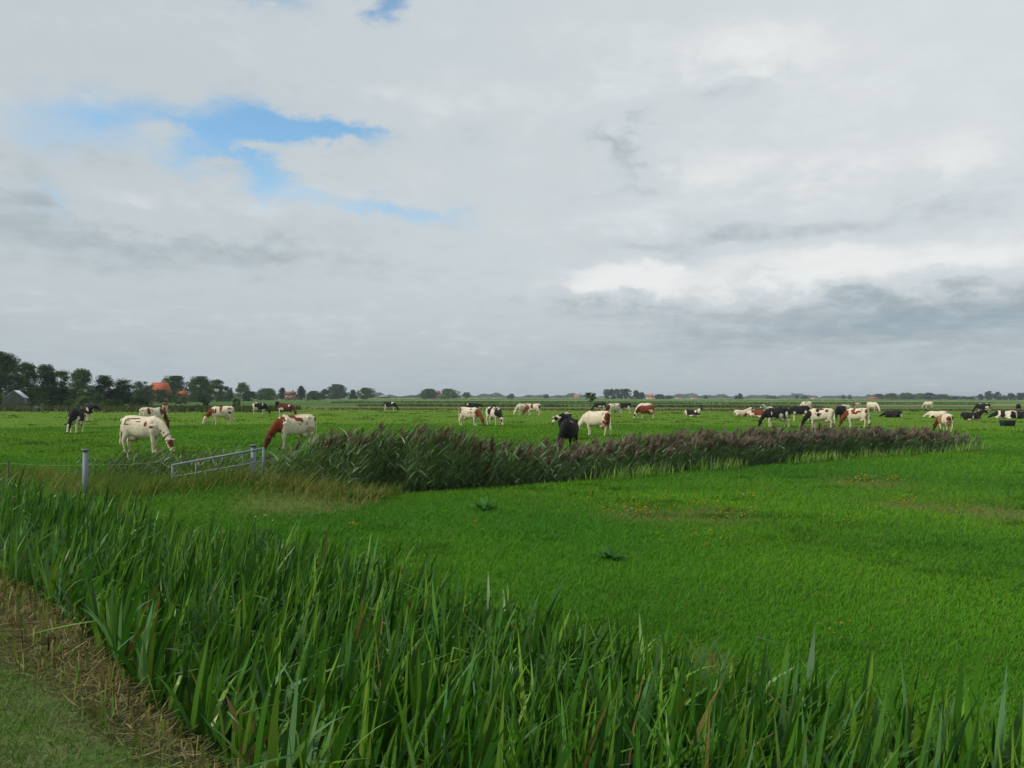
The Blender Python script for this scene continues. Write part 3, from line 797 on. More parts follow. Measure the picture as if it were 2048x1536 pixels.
    def caps(p0, p1, rad):
        p0, p1 = np.asarray(p0, float), np.asarray(p1, float); dd = p1 - p0
        t_ = np.clip((V - p0) @ dd / (dd @ dd), 0, 1); return np.linalg.norm(V - p0 - t_[:, None] * dd, axis=1) / rad
    co = dict(base='w', main='r', pat=[], neck=None, head=None, face=None, legs=None, blaze=None); co.update(coat or {})
    C = np.tile(np.array(CC[co['base']]), (n, 1)); mainc = np.array(CC[co['main']])
    for pt in co['pat']:
        x, z, rx, rz = pt[:4]; cc = CC[pt[4]] if len(pt) > 4 and pt[4] else mainc
        if lie: z = kz(z)
        dd = ((V[:, 0] - x) / rx) ** 2 + ((V[:, 2] - z) / rz) ** 2
        ok = dd + edge * 1.6 < 1
        if len(pt) > 5: ok &= V[:, 1] * pt[5] > -.03
        C[ok] = cc
    if co.get('rand'):                                                # (count, size, colour)
        for _ in range(co['rand'][0]):
            x, z, rx = r_.uniform(-.85, .7), r_.uniform(.75, 1.45), co['rand'][1] * r_.uniform(.5, 1.5); rz = rx * r_.uniform(.5, 1.1); s_ = r_.choice((-1, 1))
            if lie: z = kz(z)
            ok = (((V[:, 0] - x) / rx) ** 2 + ((V[:, 2] - z) / rz) ** 2 + edge * 1.8 < 1) & (V[:, 1] * s_ > -.08); C[ok] = CC[co['rand'][2]]
    if co['legs'] and not lie:
        ok = (V[:, 2] + edge * .25 < co.get('leg_h', .62)) & (V[:, 0] < .80); C[ok] = CC[co['legs']]
    if co.get('belly'): C[(V[:, 2] + edge * .2 < kz(.74)) & (V[:, 2] > kz(.5)) & (V[:, 0] < .5) & (V[:, 0] > -.6)] = CC[co['belly']]
    if co['neck']:
        i0 = nk[0] * .35 + nk[1] * .65; ok = (np.minimum(caps(i0, nk[2], .27), caps(nk[2], nk[-1], .22)) + edge * .35 < 1) & (V[:, 0] > .58); C[ok] = CC[co['neck']]
    hd = (caps(pl - ax * .03, mz, .20) < 1) & (((V - nk[-1]) @ ax) > -.10)
    for e in ears: hd |= np.linalg.norm(V - e, axis=1) < .15
    if co['head']: C[hd] = CC[co['head']]
    h_ = ((V - pl) @ ax) / L
    if co['face']: C[hd & (h_ + edge * .3 > .12) & (h_ < .62) & (((V - pl) @ up) > -.02)] = CC[co['face']]
    if co['blaze']: C[hd & (h_ > .08) & (np.abs((V - pl) @ sd_) < .05 + .02 * edge) & (((V - pl) @ up) > .0)] = CC[co['blaze']]
    C[hd & (h_ > .93)] = (.30, .19, .16) if co['head'] in (None, 'w') else (.05, .035, .03)
    for e in eyes: C[np.linalg.norm(V - e, axis=1) < .032] = (.006, .005, .005)
    if not lie:
        ud = (((V[:, 0] + .40) / .22) ** 2 + ((V[:, 2] - .57) / .15) ** 2 < 1) & (np.abs(V[:, 1]) < .12) & (V[:, 2] < .62); C[ud] = np.array(PINK) * .9
        C[V[:, 2] < .045] = (.05, .04, .03); C[(V[:, 0] < -.90) & (V[:, 2] < .5)] = CC[co['base']]
        soil = np.clip((.55 - V[:, 2]) / .5, 0, 1) * (.25 + .25 * nz(9, seed + 5)); C = C * (1 - .5 * np.clip(soil, 0, 1)[:, None] * np.array((.5, .8, 1.0)))
    at_ = me.attributes.new('Col', 'FLOAT_COLOR', 'POINT'); c4 = np.ones((n, 4), np.float32); c4[:, :3] = C; at_.data.foreach_set('color', c4.ravel())
    me.materials.clear(); me.materials.append(M_coat)
    for p in me.polygons: p.use_smooth = True
    return me, nk, ax, pl


def B_(pat=(), **k): return dict(base='b', main='w', pat=list(pat), head='b', neck='b', **k)
def W_(main='r', pat=(), **k): return dict(base='w', main=main, pat=list(pat), **k)
def R_(pat=(), **k): return dict(base='d', main='w', pat=list(pat), head='d', neck='d', **k)


HERD = [  # photo x, photo y of the hooves, heading (0 right, 90 away, 180 left, 270 towards us), pose, neck turn, size, coat, label
 (286, 907, -34, 'graze', -.15, 1.0, W_('r', [(.28, 1.12, .06, .10), (.52, 1.02, .09, .05), (-.25, 1.33, .24, .025, 'd'), (-.05, 1.22, .10, .02, 'd'), (-.50, 1.12, .16, .022, 'd'), (-.62, 1.22, .03, .10, 'd'), (.86, .88, .05, .05), (.98, .80, .05, .04)], face='r'), 'white cow with brown face patch and dark collar, nearest to the free standing steel post'),
 (305, 858, 30, 'graze', .3, 1.0, W_('r', [(-.42, 1.20, .12, .22), (-.18, 1.26, .06, .07), (.52, 1.15, .16, .24)], neck='d', head='r'), 'white cow with brown patches half hidden behind the nearest white cow'),
 (331, 831, 84, 'graze', .2, 1.0, dict(base='r', main='w', pat=[(-.80, .92, .16, .26, 'w')], legs='w', neck='r', head='r'), 'brown cow with white hind legs seen from behind near the scrub, beyond two white cows'),
 (152, 866, -104, 'graze', -.15, 1.02, B_([(.60, .80, .25, .2)], legs='w', leg_h=.66, blaze='w'), 'black cow with white legs and forehead spot grazing head on, leftmost of the herd'),
 (176, 842, -78, 'level', .55, 1.08, B_([(.72, 1.0, .10, .2)], legs='w'), 'black cow with its head held level standing just behind the leftmost grazing cow'),
 (443, 850, 174, 'graze', .12, 1.0, W_('r', [(.02, 1.24, .12, .24), (.02, 1.02, .10, .06), (-.14, .95, .05, .05), (.42, 1.08, .07, .16), (.66, 1.08, .14, .20), (-.62, 1.22, .17, .05), (-.62, .95, .14, .1, 'd')], neck='r', head='w'), 'white cow with brown neck grazing alone to the left, behind the sloping gate'),
 (519, 829, -12, 'graze', -.15, .98, dict(base='b', main='w', pat=[(-.72, .95, .2, .42), (-.5, .75, .3, .18), (.42, 1.25, .06, .17), (-.40, 1.42, .2, .05)], legs='w', head='b', neck='b'), 'black cow with white hindquarters grazing to the right beside the dark brown cow'),
 (572, 834, -30, 'graze', -.2, 1.0, R_([(-.42, .86, .26, .16), (.50, 1.20, .14, .12), (-.72, .72, .14, .25)], legs='w', leg_h=.5), 'dark brown cow with white shoulder patch grazing beside the black cow'),
 (555, 819, 80, 'graze', 0, .95, B_(), 'black cow almost hidden behind the dark brown cow, only its back showing'),
 (590, 898, 204, 'graze', .0, 1.0, W_('r', [(.18, 1.36, .15, .10), (-.05, 1.24, .17, .09), (-.20, 1.17, .06, .07), (.58, 1.20, .045, .05), (.64, 1.30, .09, .07), (-.10, 1.04, .04, .035, 'd'), (-.42, 1.05, .025, .07, 'd'), (-.86, 1.10, .05, .22, 'd'), (-.62, .82, .2, .12, 'p')], neck='r', head='d'), 'large white cow with red brown neck and head grazing behind the reeds by the gate'),
 (780, 823, -12, 'graze', -.1, .98, B_([(.34, 1.25, .12, .12), (.40, 1.35, .2, .06), (-.70, .85, .1, .2)], legs='w', leg_h=.72), 'black cow with a white shoulder stripe grazing alone in the far middle field'),
 (939, 852, -26, 'graze', -.2, .98, W_('t', [(-.74, 1.18, .15, .20, 'r'), (.22, 1.28, .1, .05, 'r'), (.20, 1.10, .06, .05, 'd'), (.05, 1.00, .10, .05, 'd'), (.28, 1.0, .05, .06, 'd'), (.55, 1.02, .06, .06, 'r')], neck='r', head='r'), 'pale cow with an orange brown neck grazing towards a black and white cow'),
 (988, 851, -52, 'graze', -.2, .98, dict(base='w', main='b', pat=[(-.25, 1.15, .26, .32), (.55, 1.1, .16, .36), (.25, 1.32, .1, .1), (.75, .9, .14, .25)], neck='b', head='w', face='b', blaze='w'), 'black and white cow grazing towards us right of the orange necked pale cow'),
 (943, 828, 0, 'level', 0, .95, B_([(-.55, 1.3, .12, .14)]), 'black cow partly hidden behind the orange necked pale cow'),
 (1067, 832, 166, 'graze', .2, .98, W_('r', [(.18, 1.16, .17, .26), (-.78, 1.10, .12, .22), (.02, .92, .08, .08), (.62, 1.0, .16, .22)], neck='r', head='r'), 'white cow with brown patches and brown head grazing in front of its white neighbour'),
 (1046, 831, -150, 'graze', .1, .98, W_('d', [(-.3, 1.35, .2, .05), (.2, 1.12, .05, .06), (-.1, 1.0, .06, .04)], neck='w', head='w'), 'mostly white cow standing half behind the brown headed patched cow'),
 (1138, 903, -104, 'graze', -.3, .93, B_([(.30, 1.30, .06, .04), (-.62, .9, .2, .25, 'd')], leg_h=.4), 'big black cow behind the reed plumes with its head lowered to the left'),
 (1130, 879, -100, 'level', -.35, .97, dict(base='b', main='w', pat=[(-.5, 1.42, .5, .06), (.2, 1.40, .35, .05)], head='w', neck='b', face='b'), 'black cow with a white face showing over the back of the big black cow'),
 (1193, 872, 150, 'graze', .25, .98, W_('r', [(-.80, 1.10, .12, .26), (-.66, .72, .12, .2), (-.5, .64, .2, .1, 'p')], neck='w', head='w', face='d'), 'cream white cow with brown rump and brown face patch grazing beside the big black cow'),
 (1200, 823, 172, 'graze', .1, .98, B_([(-.05, .78, .3, .14), (-.6, .8, .12, .2)], legs='w', leg_h=.6), 'black cow with white belly grazing beside the small pollard tree'),
 (1227, 831, -150, 'graze', .25, 1.0, W_('b', [(.05, 1.2, .03, .2), (.2, 1.0, .12, .04), (-.1, 1.3, .1, .03), (-.7, 1.15, .1, .12, 'd')], neck='d', head='d', blaze='w'), 'white cow with thin black markings grazing in front of two black cows'),
 (1249, 827, 174, 'graze', .1, 1.0, B_([(-.62, .78, .16, .22), (-.2, .70, .3, .10)], legs='w', leg_h=.66), 'black cow with white hind legs just right of the thinly marked white cow'),
 (1292, 838, -170, 'graze', .2, .96, dict(base='r', main='w', pat=[(-.50, .82, .20, .16), (-.30, .92, .1, .06)], neck='d', head='w', face='b', legs='w', leg_h=.52), 'red brown cow with white legs grazing in front of a white cow'),
 (1290, 829, 170, 'graze', .1, 1.0, W_('r', [(-.8, 1.38, .1, .08)]), 'white cow mostly hidden behind the red brown cow'),
 (1385, 833, 0, 'lie', -.9, 1.0, dict(base='b', main='w', pat=[(-.82, .95, .2, .4), (.32, 1.25, .13, .2), (.1, .66, .8, .12)], head='b', neck='w'), 'black and white cow lying alone in the middle of the right field'),
 (1483, 833, 25, 'lie', -.4, 1.0, W_('r', [(-.3, .75, .3, .08, 't')], neck='w', head='w', face='b'), 'white cow with dark face lying left of the lying red brown cow'),
 (1515, 834, 174, 'lie_flat', .1, 1.05, dict(base='r', main='w', pat=[(.55, .86, .25, .20), (-.1, .66, .9, .10)], neck='w', head='r'), 'red brown cow lying down between two white cows'),
 (1537, 839, -112, 'up', -.3, .9, W_('b', [(.7, .9, .1, .1)], neck='w', head='w', face='b'), 'white cow with dark eye patches facing us behind a grazing black cow'),
 (1553, 855, -168, 'graze', .15, 1.0, B_([(.42, 1.04, .05, .16), (-.30, .86, .14, .18), (-.70, .95, .11, .30)], legs='w', leg_h=.68), 'black cow with white patch on its flank grazing just above the brown reed plumes'),
 (1599, 843, 178, 'graze', .1, 1.0, B_([(-.62, .84, .16, .20), (.42, .80, .12, .12)], legs='w', leg_h=.66), 'black cow with white front legs grazing between a black and a patched white cow'),
 (1613, 819, 172, 'graze', .1, 1.0, W_('d', [(.1, 1.2, .12, .14), (-.2, 1.25, .1, .1), (-.5, 1.1, .1, .1)], neck='w', head='d'), 'white cow with brown patches grazing far behind the black cows'),
 (1641, 858, 174, 'graze', .12, 1.0, W_('b', [(.18, 1.30, .14, .14), (-.05, 1.37, .2, .05), (.10, .98, .12, .14), (-.05, 1.05, .05, .06), (-.45, 1.26, .12, .11, 'd'), (.30, 1.08, .05, .05), (.66, 1.05, .1, .22)], neck='b', head='b', blaze='w'), 'white cow with black head and black patches grazing at the reed edge'),
 (1681, 842, -112, 'graze', -.1, 1.0, B_([], legs='b', blaze='w'), 'black cow with white blaze grazing head on between two patched white cows'),
 (1692, 832, 60, 'graze', 0, .95, W_('d', [], rand=(14, .05, 'd')), 'speckled white cow standing behind the head on black cow'),
 (1716, 824, -100, 'level', -.5, 1.0, dict(base='w', main='b', pat=[(.0, 1.3, .3, .12), (.6, 1.1, .1, .2)], head='r', neck='w'), 'black and white cow far back behind the red patched cow'),
 (1714, 856, 153, 'graze', .15, 1.0, W_('r', [(.18, 1.22, .15, .22), (.0, 1.08, .22, .09), (-.28, 1.18, .22, .07), (-.80, 1.25, .1, .14), (.66, 1.08, .18, .22), (-.45, 1.35, .08, .04, 'b')], neck='r', head='r', blaze='w'), 'white cow with red patched back and red neck, last in the row behind the reeds'),
 (1745, 824, -35, 'graze', -.2, 1.05, W_('w'), 'plain white cow grazing far right of the red patched cow'),
 (1787, 835, 160, 'lie_flat', .3, 1.0, dict(base='b', main='w', pat=[(-.85, .8, .15, .25)], head='b', neck='b'), 'small looking black cow lying alone right of the plain white cow'),
 (1857, 816, 172, 'graze', .1, .95, W_('w'), 'tiny white cow farthest away on the right'),
 (1876, 836, 178, 'lie_flat', .2, 1.0, W_('t', [(.5, .7, .2, .15, 'd')]), 'white cow lying behind the tan and white cow'),
 (1890, 864, 118, 'graze', .35, .82, dict(base='w', main='t', pat=[(-.82, 1.10, .1, .2, 'r'), (.3, 1.0, .4, .4, 't'), (-.7, .6, .1, .2, 't')], neck='d', head='d'), 'tan and white young cow seen from behind at the right end of the reeds'),
 (1942, 840, 8, 'lie', -.15, 1.0, dict(base='b', main='w', pat=[(.15, .9, .05, .16), (.2, .64, .7, .08)], head='b', neck='b'), 'black cow lying with raised head facing right, below a grazing black cow'),
 (1966, 827, 170, 'graze', .1, 1.0, dict(base='b', main='w', pat=[(-.55, .85, .22, .22), (.35, 1.4, .14, .06), (-.5, 1.42, .15, .05)], head='b', neck='b', legs='w'), 'black cow with white flank grazing above the lying black cow'),
 (2012, 837, 178, 'lie_flat', .1, 1.1, dict(base='w', main='b', pat=[(.25, 1.1, .24, .4), (-.62, 1.0, .22, .35)], neck='b', head='b'), 'black and white cow lying behind the dark trough'),
 (2043, 837, 176, 'lie_flat', .1, 1.0, B_([(.7, .9, .12, .3)]), 'black cow lying at the right edge behind its black and white neighbour'),
 (2037, 827, 92, 'graze', 0, .95, B_([(-.4, .62, .4, .1)], legs='w', leg_h=.35), 'black cow standing above the two cows lying by the trough'),
]
M_collar = mat_plain('collar_webbing', (.02, .016, .014), .7)
M_tagred = mat_plain('collar_tag', (.30, .06, .02), .6)


def put_herd():
    for i, (px, py, hd, pose, yaw, size, coat, label) in enumerate(HERD):
        p = gp(px, py); d = math.hypot(p.x, p.y); fx, fy = p.x / d, p.y / d
        h = R(hd); f = (fy * math.cos(h) + fx * math.sin(h), -fx * math.cos(h) + fy * math.sin(h))
        lie = pose.startswith('lie')
        me, nk, ax, pl = make_cow(pose, coat, yaw, 100 + i, .021 if d < 36 else .026 if d < 60 else .032, .07 * math.sin(i * 2.3), 1.0 + .05 * math.sin(i * 1.7))
        o = bpy.data.objects.new('cow', me); COL.objects.link(o)
        o.location = (p.x, p.y, float(height(p.x, p.y)) if d < 20 else 0.0); o.rotation_euler = (0, 0, math.atan2(f[1], f[0])); o.scale = (size * .95, size * .98, size)
        tag(o, label, 'cow', 'cows lying in the pasture' if lie else 'cows standing and grazing in the pasture')
        if i in (0, 9, 12):
            c = nk[2] * .25 + nk[3] * .75; tn = nk[3] - nk[2]; tn /= np.linalg.norm(tn); sd_ = np.cross(tn, (0, 0, 1.0)); sd_ /= np.linalg.norm(sd_); u_ = np.cross(sd_, tn)
            b = MB(); a = np.linspace(0, 2 * math.pi, 21)
            b.tube([c + sd_ * math.cos(q) * .112 + u_ * math.sin(q) * .155 for q in a], [(.022, .012)] * 21, 8, up=tuple(tn))
            col = b.build('collar', M_collar, o, True)
            b = MB(); b.box(c - u_ * .20, (.05, .05, .11), 0, .012); b.build('tag', M_tagred, col)


put_herd()

# ---------------------------------------------------------------- trees, scrub
LEAFC = {'dark': [(.020, .050, .013), (.032, .070, .017), (.013, .034, .010)], 'mid': [(.040, .092, .017), (.064, .125, .024), (.026, .064, .014)],
         'light': [(.072, .130, .032), (.100, .160, .044), (.050, .098, .026)], 'grey': [(.055, .085, .055), (.075, .105, .068), (.040, .066, .042)]}


def tree(px0, px1, ptop, d, tone, label, shape='round', group=None, name='tree', leaf=None, seed=0, low=.03):
    """trunk with limbs and a crown of leaf sprays grouped in clumps"""
    r_ = np.random.default_rng(seed + 1000 + int(px0) * 7)
    p = at((px0 + px1) / 2, 797, d); Wd = (px1 - px0) / FPX * d; H = at((px0 + px1) / 2, ptop, d).z
    root = empty(name, (p.x, p.y, 0)); tag(root, label, 'tree' if name != 'bush' else 'bush', group)
    z0 = H * low
    nc = int(np.clip(24 + 120 * (Wd * H / 90.0) * (150 / max(d, 150)) ** .8, 24, 130))
    # clump centres on an uneven envelope
    th = r_.uniform(0, 2 * math.pi, nc); hz = r_.random(nc) ** .85
    if shape == 'round': env = np.sqrt(np.clip(1 - ((hz - .36) / .68) ** 2, .05, 1))
    elif shape == 'tall': env = np.clip(np.sin(np.clip(hz * .92 + .10, 0, 1) * math.pi) ** .55, .12, 1)
    elif shape == 'cone': env = np.clip(1.02 - hz, .08, 1) ** .7
    elif shape == 'flat': env = np.where(hz > .3, 1.0, .65) * np.ones(nc)
    else: env = np.sqrt(np.clip(1 - (hz - .1) ** 2 / .85, .08, 1))
    env = env * (1 + .16 * np.sin(th * 2 + r_.uniform(0, 6)) + .10 * np.sin(th * 5 + hz * 9 + r_.uniform(0, 6)))
    rad = (.12 + .83 * r_.random(nc) ** .55) * env * Wd / 2 * .90
    cz = z0 + (H - z0) * (hz * .93 + .02); cs = np.stack([rad * np.cos(th), rad * np.sin(th), cz], 1)
    lf = leaf or max(.30, d * .0016); cr = np.clip(.16 * (Wd + H) / 2 * r_.uniform(.6, 1.2, nc), .6 * lf, 2.6)
    nl = int(np.clip(1.5 * (cr.mean() / lf) ** 2 * 7, 26, 190)); M = nc * nl
    dv = r_.normal(0, 1, (M, 3)); dv /= np.linalg.norm(dv, axis=1)[:, None]
    ctr = np.repeat(cs, nl, 0) + dv * np.repeat(cr, nl)[:, None] * (r_.random((M, 1)) ** .45) * np.array((1.1, 1.1, .72))
    ctr[:, 2] = np.clip(ctr[:, 2], z0 * .4, H)
    nrm = dv * .6 + r_.normal(0, .6, (M, 3)) + np.array((0, 0, .35)); nrm /= np.linalg.norm(nrm, axis=1)[:, None]
    tv = np.cross(nrm, r_.normal(0, 1, (M, 3))); tv /= np.linalg.norm(tv, axis=1)[:, None] + 1e-9; bv = np.cross(nrm, tv)
    s_ = lf * r_.uniform(.5, 1.15, (M, 1))
    Q = np.stack([ctr - tv * s_ * .62, ctr + bv * s_ * .30 + nrm * s_ * .12, ctr + tv * s_ * .62, ctr - bv * s_ * .30 + nrm * s_ * .12], 1)
    cc = np.asarray(LEAFC[tone]); c = cc[r_.integers(0, len(cc), nc)] * r_.uniform(.75, 1.3, (nc, 1)); c = np.repeat(c, nl, 0) * r_.uniform(.75, 1.25, (M, 1))
    np_mesh('crown', Q.reshape(-1, 3), np.arange(M * 4).reshape(-1, 4), col=np.repeat(c, 4, 0), mat=M_crown, parent=root)
    b = MB(); tr = .018 * H + .012 * Wd
    b.tube([(0, 0, -.1), (.02 * Wd, 0, z0 + .1 * H), (0, .02 * Wd, H * .5), (.01 * Wd, 0, H * .8)], [tr * 1.3, tr, tr * .6, tr * .2], 8)
    for k in range(5 if d < 700 else 3):
        a = k * 2.4 + r_.uniform(0, 1); h0 = z0 + H * (.10 + .07 * k); L = Wd * .33
        b.tube([(0, 0, h0), (math.cos(a) * L * .5, math.sin(a) * L * .5, h0 + .10 * H), (math.cos(a) * L, math.sin(a) * L, h0 + .24 * H)], [tr * .5, tr * .3, tr * .1], 6)
    b.build('trunk', M_bark, root, True)
    return root


GF = 'trees round the farms on the left'
for a in (
    (-48, 46, 703, 150, 'mid', 'tallest tree at the left edge, rising behind the greenhouse', 'round'),
    (34, 76, 722, 158, 'mid', 'second tall green tree, just right of the tallest one behind the greenhouse', 'round'),
    (68, 114, 729, 165, 'dark', 'very dark rounded tree right of the two tall trees behind the greenhouse', 'round'),
    (102, 140, 740, 172, 'mid', 'narrow green tree squeezed between the very dark tree and the layered crown', 'round'),
    (134, 188, 737, 168, 'light', 'lighter green tree with a layered open crown between dark trees', 'round'),
    (184, 232, 751, 172, 'dark', 'dark tree with a pointed top right of the layered light tree', 'round'),
    (222, 270, 757, 176, 'dark', 'low dark rounded tree left of the orange farm roof', 'round'),
    (258, 308, 763, 215, 'grey', 'greyish tree directly left of the orange farm roof', 'round'),
    (318, 378, 752, 290, 'mid', 'broad domed tree right behind the orange farm roof', 'round'),
    (334, 362, 776, 240, 'mid', 'low green tree hiding the right end of the orange farm roof', 'round'),
    (370, 428, 753, 285, 'mid', 'broad green tree beside the domed one, above the small orange house', 'round'),
    (416, 450, 759, 300, 'light', 'pale green tree on the slope of the crowns left of the pale gable', 'round'),
    (434, 472, 773, 310, 'dark', 'low dark tree below the pale green tree, left of the pale gable', 'wide'),
    (468, 506, 765, 330, 'light', 'free standing bright green tree right of the pale gable', 'round'),
    (484, 516, 782, 325, 'dark', 'dark low tree at the foot of the bright green tree', 'wide'),
    (508, 560, 777, 420, 'mid', 'long low green tree row end left of the pink brick house', 'wide'),
    (552, 576, 775, 430, 'dark', 'small pointed dark tree touching the pink brick house on its left', 'cone'),
    (588, 617, 772, 440, 'dark', 'pointed dark tree touching the pink brick house on its right', 'cone'),
    (608, 646, 782, 450, 'dark', 'low dark tree behind the pale utility pole', 'wide'),
    (640, 658, 778, 520, 'grey', 'small thin tree left of the large airy grey green tree', 'round'),
    (650, 698, 769, 520, 'grey', 'large airy grey green tree right of the utility pole', 'round'),
    (694, 718, 780, 540, 'dark', 'small dark tree between the airy grey tree and the last tree of the row', 'cone'),
    (712, 752, 776, 530, 'mid', 'last rounded tree on the right of the left farm tree row', 'round'),
): tree(*a[:6], a[6], group=GF)
GM = 'trees on the middle horizon'
for a in (
    (834, 882, 778, 700, 'mid', 'left half of the rounded tree pair round a hidden house on the middle horizon', 'wide'),
    (874, 922, 778, 690, 'light', 'right half of the rounded tree pair round a hidden house on the middle horizon', 'wide'),
    (925, 941, 785, 760, 'light', 'small square pale green tree right of the rounded pair', 'flat'),
    (1013, 1030, 788, 1000, 'dark', 'small dark round tree left of the head lowered brown headed cow on the horizon', 'round'),
    (1086, 1098, 789, 1100, 'dark', 'small dark horizon tree left of the church spire', 'round'),
    (1206, 1222, 779, 820, 'grey', 'leftmost tree of the flat topped row', 'flat'),
    (1218, 1236, 778, 820, 'grey', 'second tree from the left in the flat topped row', 'flat'),
    (1232, 1249, 778, 820, 'grey', 'third tree from the left in the flat topped row', 'flat'),
    (1245, 1262, 778, 820, 'grey', 'rightmost tree of the flat topped row', 'flat'),
    (1260, 1284, 781, 800, 'dark', 'dark pointed tree just right of the flat topped row', 'cone'),
    (1274, 1293, 785, 790, 'dark', 'dark lower tree touching the house with the orange roof', 'cone'),
    (1306, 1334, 789, 900, 'mid', 'low green tree right of the house with the orange roof', 'wide'),
    (1330, 1348, 791, 950, 'dark', 'lower dark tree second right of the house with the orange roof', 'wide'),
    (1407, 1416, 792, 1050, 'dark', 'tiny dark tree alone right of the low farm sheds on the horizon', 'round'),
): tree(*a[:6], a[6], group=GM)
GR = 'trees on the right horizon'
for a in (
    (1469, 1476, 791, 900, 'dark', 'shorter of the two dark poplars standing alone on the horizon', 'tall'),
    (1475, 1486, 787, 900, 'dark', 'taller of the two dark poplars standing alone on the horizon', 'tall'),
    (1532, 1556, 792, 1200, 'grey', 'low rounded far tree above the grazing black cow with the flank patch', 'wide'),
    (1591, 1597, 790, 1150, 'grey', 'thin poplar left of the tiny pink roofed house on the horizon', 'tall'),
    (1601, 1618, 792, 1150, 'grey', 'low tree next to the tiny pink roofed house', 'wide'),
    (1684, 1690, 790, 1050, 'grey', 'left one of the two slim poplars left of the red farm', 'tall'),
    (1697, 1703, 790, 1050, 'grey', 'right one of the two slim poplars left of the red farm', 'tall'),
    (1748, 1766, 788, 980, 'dark', 'small dark tree with a ball top right beside the red farm', 'round'),
    (1764, 1802, 787, 900, 'light', 'leftmost crown of the long wood, next to the red farm', 'wide'),
    (1792, 1832, 786, 920, 'mid', 'second crown of the long wood on the right horizon', 'wide'),
    (1824, 1856, 787, 940, 'light', 'third, paler crown of the long wood on the right horizon', 'wide'),
    (1842, 1874, 786, 900, 'dark', 'darkest highest crown of the long wood on the right horizon', 'wide'),
    (1866, 1904, 789, 930, 'mid', 'last broad crown at the right end of the long wood', 'wide'),
    (1898, 1922, 793, 960, 'dark', 'low dark crown trailing off right of the long wood', 'wide'),
    (1918, 1950, 794, 960, 'dark', 'lowest dark crown farthest right of the long wood', 'wide'),
    (1956, 1968, 788, 800, 'grey', 'small open tree left of the tall square crowned tree', 'round'),
    (1970, 1986, 782, 780, 'grey', 'tall square crowned tree near the right edge of the horizon', 'tall'),
    (1987, 2004, 784, 780, 'grey', 'tall rounded tree second from the square crowned tree near the right edge', 'tall'),
    (2004, 2016, 791, 800, 'light', 'small pale tree low between two taller ones near the right edge', 'round'),
    (2013, 2030, 787, 790, 'grey', 'rounded grey tree next to last at the right edge', 'round'),
    (2032, 2054, 786, 780, 'grey', 'rounded grey tree cut off by the right edge', 'round'),
): tree(*a[:6], a[6], group=GR)
tree(1168, 1194, 786, 175, 'mid', 'small pollard tree standing alone in the middle of the pasture', 'flat', name='pollard_tree', low=.42)


def treeline():
    """woods and farms too far off to tell apart, along the horizon"""
    Q, C = [], []
    r_ = np.random.default_rng(5)
    for (x0, x1, d, h0) in ((-900, 2900, 2600, 9.0), (740, 835, 1500, 9.5), (925, 1180, 1800, 9.0), (1350, 2100, 1900, 10.0), (-400, 900, 1300, 7.0)):
        n = int(abs(x1 - x0) / FPX * d / 3.0 * 26)
        px = r_.uniform(x0, x1, n); xx = (px - 1024) / FPX * d
        hh = h0 * np.clip(.5 + .35 * np.sin(px * .031 + d) + .28 * np.sin(px * .083 + 1) + .22 * np.sin(px * .21), .14, 1.2)
        ctr = np.stack([xx, d + r_.uniform(-25, 25, n), hh * r_.random(n) ** .7], 1)
        s_ = r_.uniform(1.2, 2.8, (n, 1)); a = r_.uniform(0, 6.28, n)
        tv = np.stack([np.cos(a), np.sin(a) * .4, .5 * np.sin(a * 3)], 1); bv = np.stack([.3 * np.sin(a), .3 * np.cos(a), np.ones(n)], 1)
        Q.append(np.stack([ctr - tv * s_, ctr + bv * s_ * .5, ctr + tv * s_, ctr - bv * s_ * .5], 1).reshape(-1, 3))
        cc = np.asarray(LEAFC['mid'] + LEAFC['grey']); C.append(np.repeat(cc[r_.integers(0, 6, n)], 4, 0))
    V = np.concatenate(Q); o = np_mesh('treeline', V, np.arange(len(V)).reshape(-1, 4), col=np.concatenate(C), mat=M_crown)
    tag(o, 'low blurred far woods along the whole horizon', 'woods', kind='stuff')


